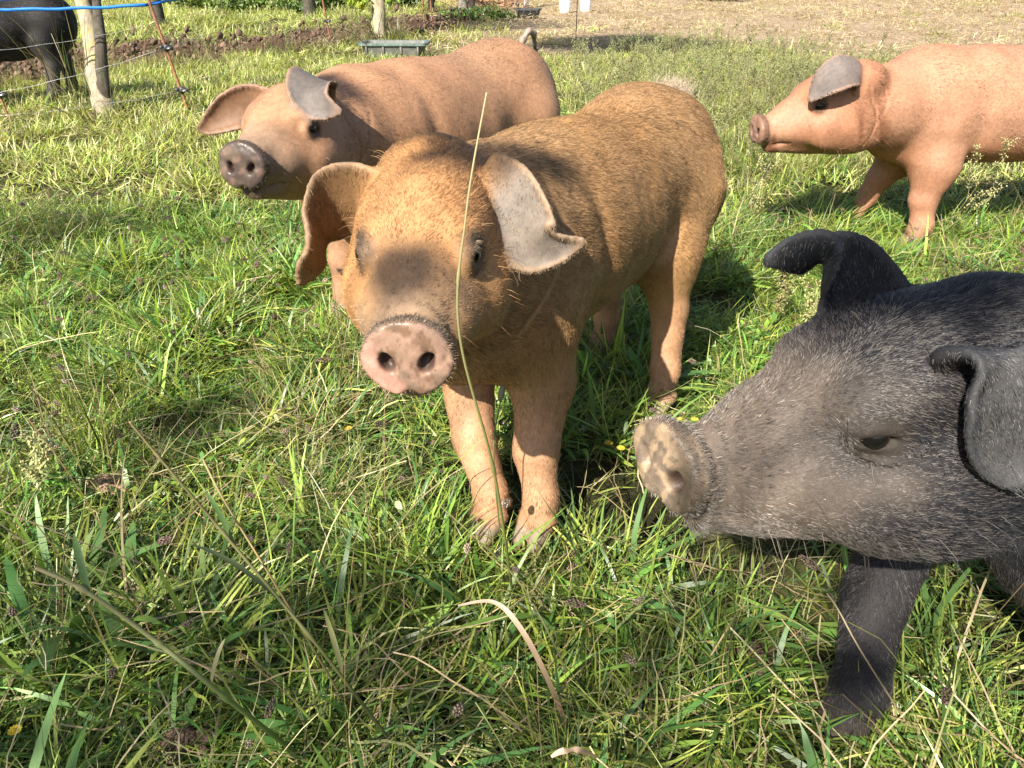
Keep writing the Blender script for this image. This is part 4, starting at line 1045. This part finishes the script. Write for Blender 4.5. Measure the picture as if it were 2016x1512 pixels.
# brush pile, hedge and bushes
r_ = np.random.default_rng(5); pb = g3(965, 22); n = 170; c0 = r_.normal(size=(n, 3))*np.array((.42, .30, .11))+np.array((0, 0, .20)); d0 = r_.normal(size=(n, 3))*np.array((1, .6, .25)); d0 /= np.linalg.norm(d0, axis=1)[:, None]; l0 = r_.uniform(.2, .55, n)[:, None]
pts = np.stack([c0-d0*l0*.5, c0+r_.normal(size=(n, 3))*.02, c0+d0*l0*.5], 1); pts[..., 2] = np.maximum(pts[..., 2], .01)
mb = MB()
for q in pts: mb.tube(list(q), [.009, .008, .004], 5, random.choice([(.34, .15, .09), (.26, .12, .07), (.42, .24, .15)]), cap=False)
o = mb.build('brush_pile', STRAW); o.location = pb; tag(o, 'heap of reddish cut branches right of the distant black pig', 'brush pile', kind='stuff')
def bush(px, py, rad, n, label, cols=GREENS, sz=.06, name='bush', m=None):
    p = g3(px, py); root = empty(name, p, label=label, cat='bush'); V, Q, C = leaves_vqc((0, 0, rad[2]*.8), rad, n, sz, cols, clumps=26); V[:, 2] = np.abs(V[:, 2]); mesh_obj('foliage', V, Q, LEAF, root, False, C)
    sm_ = MB()
    for k in range(7):
        a = random.uniform(0, 6.28); sm_.tube([(0, 0, 0), (math.cos(a)*rad[0]*.3, math.sin(a)*rad[1]*.3, rad[2]*.7), (math.cos(a)*rad[0]*.6, math.sin(a)*rad[1]*.6, rad[2]*1.3)], [.02, .014, .005], 5)
    sm_.build('stems', BARKD, root); return root
LIGHTG = [(.14, .22, .05), (.20, .26, .07), (.10, .18, .04)]
bush(395, 22, (.9, .5, .40), 1500, 'pale green leafy bush behind the blue tape', LIGHTG, .09)
bush(470, 26, (.8, .5, .30), 1300, 'low bright bush left of the brown weed heap', LIGHTG, .09)
bush(590, 24, (.8, .5, .34), 1300, 'low green bush beside the dark shaded post', LIGHTG+GREENS, .09)
bush(665, 20, (.9, .6, .6), 1800, 'dark green bush left of the slim tree', GREENS, .09)
bush(790, 20, (.7, .5, .40), 1200, 'dark bush right of the slim tree behind the fence', GREENS, .09)
bush(915, 42, (.45, .3, .16), 500, 'low nettles at the foot of the grey wooden post', LIGHTG, .07)
bush(975, 38, (.5, .3, .15), 500, 'low green nettles in front of the brush pile', LIGHTG, .07)
bush(1400, 2, (1.2, .6, .45), 1500, 'small bush at the far top edge of the meadow', LIGHTG+GREENS, .11)
o = tag(tuft(None, g3(515, 26), 90, .40, 'dead_weeds', .012, [(.22, .11, .07), (.16, .08, .05)], .9, .25, .7), 'brown heap of dead weeds in front of the far bushes', 'dead weeds')
# hedge closing the meadow behind
for k in range(11):
    x = -26+k*4.6+random.uniform(-.8, .8); y = 27+.25*x*.4+random.uniform(-1, 1) if k < 6 else 38+random.uniform(-2, 2)
    root = empty('hedge_tree', (x, y, 0), label=['leftmost', 'second', 'third', 'fourth', 'fifth', 'sixth', 'seventh', 'eighth', 'ninth', 'tenth', 'rightmost'][k]+' hedgerow tree from the left along the far edge of the meadow', cat='tree', group='hedgerow trees along the far edge')
    hr = random.uniform(1.4, 2.1); V, Q, C = leaves_vqc((0, 0, hr*1.25), (2.9, 1.6, hr*1.2), 4200, .20, GREENS, clumps=70); V[:, 2] = np.abs(V[:, 2]); mesh_obj('crown', V, Q, LEAF, root, False, C)
    mb = trunk_mb([(0, 0, -.1), (.1, 0, 1.2), (.2, .1, 3.0)], [.22, .17, .08]); mb.build('trunk', BARKD, root)

# ------------------------------------------------------------------ single plants and small things near the camera
def bezier(pts, n=24):
    P = [np.array(p, float) for p in pts]; out = []
    for k in range(len(P)-1):
        p0, p1, p2, p3 = P[max(k-1, 0)], P[k], P[k+1], P[min(k+2, len(P)-1)]
        for u in np.linspace(0, 1, n, endpoint=(k == len(P)-2)):
            out.append(.5*((2*p1)+(-p0+p2)*u+(2*p0-5*p1+4*p2-p3)*u*u+(-p0+3*p1-3*p2+p3)*u**3))
    return out
def colset(o, c0, c1=None, jit=.1):
    n = len(o.data.vertices); t = np.linspace(0, 1, n)[:, None]; c = np.array(c0)*(1-t)+np.array(c1 or c0)*t
    o.data.attributes['col'].data.foreach_set('color', np.c_[c, np.ones(n)].astype(f32).ravel())
def stalk(name, pts, r0, r1, c0, c1, label, cat, leaf=None, nodes=(), head=None, m=None, flat=False):
    """one grass or weed stalk: stem (with joints), optional leaves and seed head as parts"""
    P = bezier(pts); n = len(P); root = empty(name, P[0], label=label, cat=cat); Q = [p-P[0] for p in P]
    mb = MB(); rr = []
    for i in range(n):
        u = i/(n-1); r = r0*(1-u)+r1*u
        for nd in nodes:
            if abs(u-nd) < .012: r *= 1.5
        rr.append(r)
    if flat:
        v = []; f = []
        for i, q in enumerate(Q):
            t = Q[min(i+1, n-1)]-Q[max(i-1, 0)]; sd = np.cross(t, (.25, -.9, .35)); sd = sd/(np.linalg.norm(sd)+1e-9); tw = math.sin(i/n*4+len(label))*.6; up_ = np.cross(sd, t/np.linalg.norm(t)); sd = sd*math.cos(tw)+up_*math.sin(tw)
            w_ = rr[i]*1.35*(.35+.65*math.sin(math.pi*min(1, .12+.88*i/n))); v += [q-sd*w_, q+up_*w_*.35, q+sd*w_]
        f = [(i*3+j, i*3+j+1, i*3+j+4, i*3+j+3) for i in range(n-1) for j in (0, 1)]; mb.add(v, f)
    else: mb.tube(Q, rr, 7)
    o = mb.build('stem', m or LEAF, root); colset(o, c0, c1)
    for lf in (leaf or []):
        u0, tipo, w, c = lf; i = int(u0*(n-1)); a = Q[i]; t = np.array(tipo); side = np.cross(t, (0, 0, 1)); side = side/(np.linalg.norm(side)+1e-9); lb = MB(); v = []; K_ = 10
        for k in range(K_+1):
            s_ = k/K_; c_ = a+t*s_+np.array((0, 0, .35*np.linalg.norm(t)))*(s_-s_*s_*1.35); ww = w*(math.sin(math.pi*min(1, .12+s_*.88))**.7 if s_ < 1 else .02)
            v += [c_-side*ww/2, c_+np.array((0, 0, -.15*ww)), c_+side*ww/2]
        f = [(k*3+j, k*3+j+1, k*3+j+4, k*3+j+3) for k in range(K_) for j in (0, 1)]
        lb.add(v, f, c); lb.build('leaf', LEAF, root)
    if head: hb = MB(); ax = Q[-1]-Q[-4]; ax /= np.linalg.norm(ax); hb.tube([Q[-1]+ax*(head[0]*k/7) for k in range(8)], [head[1]*math.sin(math.pi*(.12+.8*k/7)) for k in range(8)], 7, head[2]); ho_ = hb.build('seed_head', STRAW, root)
    return root
G_, Y_ = (.10, .18, .05), (.34, .34, .12)
stalk('grass_stalk', [g3(1012, 1180), at_z(975, 940, 1.06), at_z(905, 660, .88), at_z(918, 420, .80), at_z(958, 182, .76)], .0024, .0009, (.20, .28, .06), (.66, .58, .32),
      'long grass stalk standing up across the face of the middle pig', 'grass stalk', nodes=(.27, .62), leaf=[(.02, (.02, .12, .03), .006, G_)])
stalk('grass_stalk', [g3(990, 1085), at_z(972, 900, 1.30), at_z(985, 790, 1.26)], .0016, .0012, (.12, .19, .05), (.22, .24, .10), 'short green stalk with a seed head in front of the middle pig leg', 'grass stalk', head=(.030, .006, (.20, .17, .10)))
stalk('dry_leaf_blade', [g3(1120, 1440), at_z(1075, 1330, .98), at_z(1020, 1230, .97), at_z(970, 1185, .98), at_z(902, 1192, 1.0)], .0036, .0022, (.34, .24, .13), (.46, .36, .25), 'curved dry brown grass blade arching below the middle pig', 'dry blade', m=STRAW, flat=True)
stalk('dry_leaf_blade', [g3(1180, 1512), at_z(1150, 1480, .80), at_z(1110, 1478, .80), at_z(1085, 1490, .80)], .0032, .0028, (.42, .30, .20), (.46, .36, .25), 'curled pinkish dry blade at the bottom edge below the pigs', 'dry blade', m=STRAW, flat=True)
stalk('leaning_weed', [g3(600, 1500), at_z(440, 1370, .87), at_z(310, 1265, .84), at_z(170, 1165, .80), at_z(70, 1118, .78)], .0034, .0022, (.13, .20, .04), (.36, .30, .16), 'thick yellow green stem leaning left across the bottom left grass', 'weed', nodes=(.25, .5, .78),
      leaf=[(.30, (.015, .03, .05), .006, (.30, .26, .14)), (.75, (-.03, .05, .05), .008, G_)])
stalk('leaning_weed', [g3(800, 1490), at_z(640, 1290, .94), at_z(470, 1085, .90), at_z(330, 920, .84), at_z(255, 830, .80)], .0026, .0012, (.13, .17, .05), (.30, .24, .12), 'long thin stem with narrow leaves leaning up the left foreground', 'weed', nodes=(.3, .55, .8),
      leaf=[(.38, (-.11, .03, .08), .007, (.10, .15, .07)), (.52, (-.05, .06, .05), .006, G_), (.2, (-.04, .08, .06), .007, (.2, .2, .08))])
stalk('leaning_weed', [g3(690, 1400), at_z(560, 1180, .98), at_z(450, 1000, .92), at_z(400, 905, .90)], .0018, .001, (.30, .22, .09), (.36, .26, .12), 'orange brown dry stem beside the long leaning stem at left', 'weed', m=STRAW)
stalk('dry_stalk', [g3(1452, 1235)+(0, 0, .05), at_z(1432, 1238, 1.12), at_z(1400, 1290, 1.14)], .0016, .0014, (.40, .30, .15), (.44, .33, .18), 'bent straw stalk left of the black pig leg', 'dry stalk', m=STRAW)
stalk('dry_stalk', [g3(1600, 1395), at_z(1500, 1300, 1.1), at_z(1438, 1236, 1.10)], .0018, .0013, (.46, .38, .24), (.50, .42, .28), 'pale split straw leaning beside the black pig leg', 'dry stalk', m=STRAW)
stalk('dry_stalk', [g3(1800, 1440), at_z(1700, 1290, .98), at_z(1650, 1200, .97), at_z(1628, 1168, .97)], .0013, .0009, (.42, .33, .18), (.50, .42, .26), 'thin straw crossing in front of the black pig leg', 'dry stalk', m=STRAW)
# plants beside the black pig's far ear and in front of the pink pig
for (px, py, h, lab) in ((1570, 705, .27, 'pale seeding weed rising behind the far ear of the black pig'), (1495, 470, .34, 'tall dry stalks standing below the snout of the pink pig'), (1840, 500, .36, 'branching pale weed in front of the pink pig leg'), (1330, 330, .40, 'scrubby brown green weed behind the rump of the middle pig'), (1420, 300, .42, 'thorny looking weed between the middle pig and the pink pig'), (1525, 640, .20, 'small dead seeding weed beside the tip of the black ear'), (115, 1010, .16, 'small brown seeded weed low in the left foreground')):
    random.seed(px); o = weed_obj('weed', h, [(.30, .32, .13), (.26, .26, .10)], [(.40, .38, .16), (.34, .28, .13)], link=True); o.location = g3(px, py); tag(o, lab, 'weed')
random.seed(11)
# yellow flowers
def flower(px, py, z, label):
    p = at_z(px, py, z); p[2] = max(p[2], .03); g = np.array((p[0], p[1], 0.)); root = empty('yellow_flower', g, label=label, cat='flower', group='small yellow flowers in the grass')
    mb = MB(); mb.tube([(0, 0, 0), (.004, .002, p[2]*.6), (0, 0, p[2])], .0009, 5, (.12, .2, .05)); mb.build('stem', LEAF, root)
    pb_ = MB(); n = 14
    for k in range(n):
        a = 2*math.pi*k/n; d = np.array((math.cos(a), math.sin(a), .35)); s_ = np.array((-math.sin(a), math.cos(a), 0))*.0026; c = np.array((0, 0, p[2])); pb_.add([c, c+d*.007+s_, c+d*.010, c+d*.007-s_], [(0, 1, 2, 3)], (.75, .52, .02))
    pb_.blob((0, 0, p[2]+.002), (.004, .004, .003), 7, 4, (.70, .42, .02)); pb_.build('petals', PETAL, root)
PETAL = leaf_mat('petal', .5, .3)
for px, py, lab in ((1340, 828, 'yellow flower just above the snout of the black pig, left of two'), (1368, 828, 'yellow flower just above the snout of the black pig, right of two'), (1198, 874, 'yellow flower in the grass between the middle pig leg and black snout'), (1222, 884, 'small yellow flower right beside the black pig snout'), (1468, 372, 'yellow flower in the grass left of the pink pig foot'), (1418, 402, 'yellow flower low in the grass behind the middle pig'), (686, 845, 'yellow flower under the chin of the middle pig'), (30, 1440, 'yellow flower at the bottom left corner')):
    g_ = at_h(px, py, .05); flower(px, py, (g_[1]*math.cos(TILT)+(1-.05)*math.sin(TILT)), lab)
# clods and dung
def clod(px, py, r, label, col, cat='dung'):
    p = g3(px, py); mb = MB(); q_ = np.random.default_rng(px)
    for k in range(46):
        c = q_.normal(size=3)*np.array((.55, .45, .10))*r; z_ = r*(.25+.35*math.exp(-(c[0]**2+c[1]**2)/r**2)); s_ = q_.uniform(.12, .34)*r
        mb.blob(c+(0, 0, z_), (s_*q_.uniform(.8, 1.5), s_, s_*.8), 8, 6, tuple(np.array(col)*q_.uniform(.6, 1.3)), .22)
    o = mb.build('dung' if cat == 'dung' else 'soil_clod', CLOD, smooth=False); o.location = p; tag(o, label, cat)
clod(1235, 838, .035, 'dark dung lump in the shade beside the middle pig hind foot', (.07, .05, .035))
clod(215, 965, .042, 'bare reddish soil lump in the left foreground grass', (.26, .17, .11), 'soil clod')
clod(1480, 1310, .032, 'dark crumbled soil patch left of the black pig foot', (.09, .055, .035), 'soil clod')
clod(370, 1475, .034, 'brown crumbly soil patch at the bottom left', (.13, .08, .055), 'soil clod')

# unseen young tree added behind left, leaf clumps placed to shade pigs and grass
def shade_tree():
    base = np.array((-3.3, -3.4, 0.)); root = empty('tree', base, label='unseen young tree added behind the camera to dapple the foreground grass and pig heads', cat='tree')
    Lh = np.array((SUN_DIR[0], SUN_DIR[1]))/math.tan(SUN_EL)
    parts = []; limbs = MB(); top = np.array((.1, .1, 2.6))
    for gx_, gy_, zz, h, rad, n in ((-.55, .80, 0, 4.1, (.75, .34, .30), 760), (.25, .85, 0, 4.3, (.40, .26, .24), 200), (-1.75, 3.05, 0, 4.4, (.75, .22, .2), 360), (-.75, 1.6, 0, 4.5, (.18, .12, .10), 130),
                              (.50, .90, .62, 4.2, (.12, .085, .08), 330), (-.02, 1.24, .71, 4.4, (.11, .07, .06), 200), (-.115, .955, .62, 4.0, (.035, .035, .04), 90), (.60, .93, .60, 4.2, (.10, .06, .06), 240),
                              (-.50, 2.02, .74, 4.5, (.09, .05, .05), 160), (.50, .74, .09, 4.3, (.05, .03, .04), 90), (1.0, 1.15, 0, 4.5, (.12, .05, .08), 120)):
        t = h-zz; c = np.array((gx_-Lh[0]*t, gy_-Lh[1]*t, h))-base
        V, Q, C = leaves_vqc(c, rad, n, .055, GREENS, clumps=max(4, n//28)); parts.append((V, Q, C))
        mid = top*.4+c*.6+np.array((0, 0, -.25)); limbs.tube([top*.8, mid, c], [.022, .012, .004], 6)
    trunk_mb([(0, 0, -.05), (.05, .02, 1.3), tuple(top)], [.09, .07, .045]).build('trunk', BARK, root)
    limbs.build('limb', BARK, root); V, Q, C = join(parts); mesh_obj('crown', V, Q, LEAF, root, False, C)
shade_tree()

# ------------------------------------------------------------------ the pigs
PIGS = DBG.split('pigs=')[1][0:4] if 'pigs=' in DBG else 'CLRB'
if 'C' in PIGS:
    fr = ((.100, 1.535, 0), -123)
    gp = build_pig('golden_pig', *fr, 1.0,
        dict(pos=(-.126, 1.075, .626), yaw=-91, pitch=-6, roll=0, s=1.04, sr=.0460, eye=(.090, .034), wr=.6, eo=1.5),
        default_legs(1.0, {'rr': (-.02, .0, 0)}, stout=.88, frame=fr, feet={'fr': (-.045, 1.165), 'fl': (.050, 1.150), 'rl': (.375, 1.635)}), LOOK_GOLD,
        'golden tan pig in the middle with a long grass stem across its face', ears=[([((-.052, .080, .080), .036, (0, .85, .5), 0), ((-.026, .112, .072), .042, (0, .85, .5), .006), ((-.004, .134, .040), .046, (0, .8, .6), .012),
               ((.006, .150, .012), .041, (0, .6, .8), .014), ((.004, .182, .004), .023, (0, .15, 1), .010), ((-.002, .222, .008), .005, (0, 0, 1), 0)], (1, 0, .5)), (ear_curtain(-1), (-1, -.5, .1))],
        fur=dict(n=260000, len=.0145, lift=.25, tip=(.70, .51, .27), tipf=.14, fd=.9), seed=1)
    q = 2600; r_ = np.random.default_rng(9); base_ = np.array((-.535, 0, .70))+r_.normal(size=(q, 3))*np.array((.018, .022, .016)); d_ = np.array((-.55, 0, .75))+r_.normal(size=(q, 3))*.38; d_ /= np.linalg.norm(d_, axis=1)[:, None]
    l_ = r_.uniform(.02, .05, q)[:, None, None]; T_ = np.linspace(0, 1, 4)[None, :, None]
    make_curves('tail_tuft', base_[:, None]+d_[:, None]*l_*T_+np.array((-.3, 0, -.5))*l_*T_**2, np.tile(np.array((.0003, .00027, .0002, .0001)), (q, 1)), np.tile((.52, .42, .30), (q, 1))*r_.uniform(.7, 1.2, (q, 1)), FURM['fur'], gp)
if 'L' in PIGS:
    fr = ((-.275, 2.42, 0), -125)
    build_pig('tan_pig', *fr, 1.03,
        dict(pos=(-.525, 1.87, .630), yaw=-103, pitch=4, roll=0, s=1.0, sr=.0440),
        default_legs(1.03, frame=fr, feet={'fr': (-.54, 2.23)}), LOOK_TAN,
        'reddish tan pig standing behind the middle pig with a wet dark snout', ears=[([((-.050, .052, .088), .034, (0, 1, -.35), 0), ((-.018, .064, .124), .046, (0, 1, -.35), .004), ((.024, .074, .128), .054, (0, 1, -.30), .006),
               ((.056, .086, .106), .052, (0, .97, -.1), .008), ((.070, .114, .078), .034, (0, .8, .5), .006), ((.070, .160, .066), .005, (0, .2, 1), 0)], (1, 0, .8)), (ear_wing(-1, L=1.34, drop=.55, w=.95), (-1, -.3, .3))],
        tail=[((-.49, 0, .68), .014), ((-.515, .01, .735), .010), ((-.535, .02, .760), .009), ((-.565, .02, .750), .0085), ((-.60, .0, .715), .008), ((-.64, -.02, .69), .006), ((-.665, -.02, .695), .004)],
        fur=dict(n=120000, len=.011, lift=.2), res=(.0045, .009), seed=2)
if 'R' in PIGS:
    fr = ((1.86, 3.05, 0), 182)
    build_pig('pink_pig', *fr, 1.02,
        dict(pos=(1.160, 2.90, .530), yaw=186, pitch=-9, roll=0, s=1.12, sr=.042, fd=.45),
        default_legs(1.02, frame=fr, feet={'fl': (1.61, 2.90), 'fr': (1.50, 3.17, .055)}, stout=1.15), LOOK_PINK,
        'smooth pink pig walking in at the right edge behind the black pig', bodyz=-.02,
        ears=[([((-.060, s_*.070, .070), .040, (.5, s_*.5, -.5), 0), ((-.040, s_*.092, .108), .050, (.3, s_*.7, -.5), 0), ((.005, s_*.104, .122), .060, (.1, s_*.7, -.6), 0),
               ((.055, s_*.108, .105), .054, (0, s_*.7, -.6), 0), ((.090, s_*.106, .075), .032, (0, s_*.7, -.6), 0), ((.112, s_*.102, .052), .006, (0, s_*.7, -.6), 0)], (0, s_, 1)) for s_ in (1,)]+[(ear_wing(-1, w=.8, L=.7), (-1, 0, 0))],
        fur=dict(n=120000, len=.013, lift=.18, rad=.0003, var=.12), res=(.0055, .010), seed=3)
if 'B' in PIGS:
    fr = ((.91, 1.03, 0), 197)
    build_pig('black_pig', *fr, .81,
        dict(pos=(.446, .762, .540), yaw=189, pitch=-4, roll=0, s=1.14, sr=.0425, wr=1.9, eo=.58, mz=.90, dy=.30, lid=1.35),
        default_legs(.81, frame=fr, feet={'fr': (.492, .722), 'fl': (.88, .72)}, stout=1.25), LOOK_BLACK,
        'bristly black pig with a muddy face in the right foreground',
        ears=[(mk([((-.055, .066, .075), .032, (1, 0, .1), 0), ((-.068, .098, .086), .044, (1, 0, .1), -.008), ((-.076, .112, .062), .054, (1, 0, -.1), -.014),
               ((-.084, .117, .026), .054, (1, 0, -.2), -.012), ((-.098, .120, -.006), .036, (1, 0, -.3), -.006), ((-.125, .128, -.026), .006, (1, 0, -.3), 0)], dx=.042, dz=.016), (0, 1, .2)),
              (mk([((-.068, -.055, .070), .052, (1, 0, -.3), 0), ((-.056, -.075, .104), .046, (1, 0, -.2), .008), ((-.040, -.085, .130), .037, (1, 0, .1), .010),
               ((-.014, -.090, .146), .027, (.9, 0, .6), .008), ((.014, -.094, .150), .017, (.5, 0, 1), .004), ((.038, -.096, .147), .005, (.2, 0, 1), 0)], dx=.064, dz=-.010), (0, -1, 0))],
        fur=dict(n=250000, len=.018, lift=.30, mat='black', tip=(.20, .175, .15), tipf=.12, ftip=3.0, chin=1.3, fd=1.6, var=.62, rad=.00024), seed=4)
if 'flat' in DBG:
    mesh_obj('ground', [(-30, -1, 0), (30, -1, 0), (30, 60, 0), (-30, 60, 0)], [(0, 1, 2, 3)], simple_mat('g', (.06, .10, .03)))
LOOK_DARK = dict(mat=SKINB, color=coat((.010, .0095, .010), (.03, .025, .022), (.06, .05, .045), (.10, .08, .06), (.03, .03, .03), (.06, .05, .045), None, np.array((.07, .06, .05)), .25))
if 'bg' not in DBG and 'flat' not in DBG:
    fr = ((-4.02, 6.30, 0), -152)
    build_pig('black_pig', *fr, 1.12, dict(pos=(-4.70, 5.95, .60), yaw=-140, pitch=-14, roll=0, s=1.2),
        default_legs(1.12, frame=fr, feet={'rl': (-3.60, 6.22), 'rr': (-3.64, 6.60), 'fl': (-3.93, 6.00), 'fr': (-4.3, 6.35)}, stout=.95), LOOK_DARK, 'large black pig beyond the fence, cut by the left edge', fat=1.15, bodyz=-.045,
        ears=[(ear_flap(1), (1, 0, .5)), (ear_wing(-1), (-1, 0, 0))], res=(.010, .012), seed=6, fur=dict(n=26000, len=.022, lift=.2, mat='black', tip=(.2, .18, .16), rad=.0006))
    build_pig('black_pig', (-1.35, 17.2, 0), -172, 1.2, dict(pos=(-2.3, 17.1, .75), yaw=-172, pitch=-14, roll=0, s=1.2),
        default_legs(1.2, stout=1.1), LOOK_DARK, 'distant black pig behind the two fence posts at the top',
        ears=[(ear_flap(1), (1, 0, .5)), (ear_flap(-1), (1, 0, .5))], res=(.016, .02), seed=8)
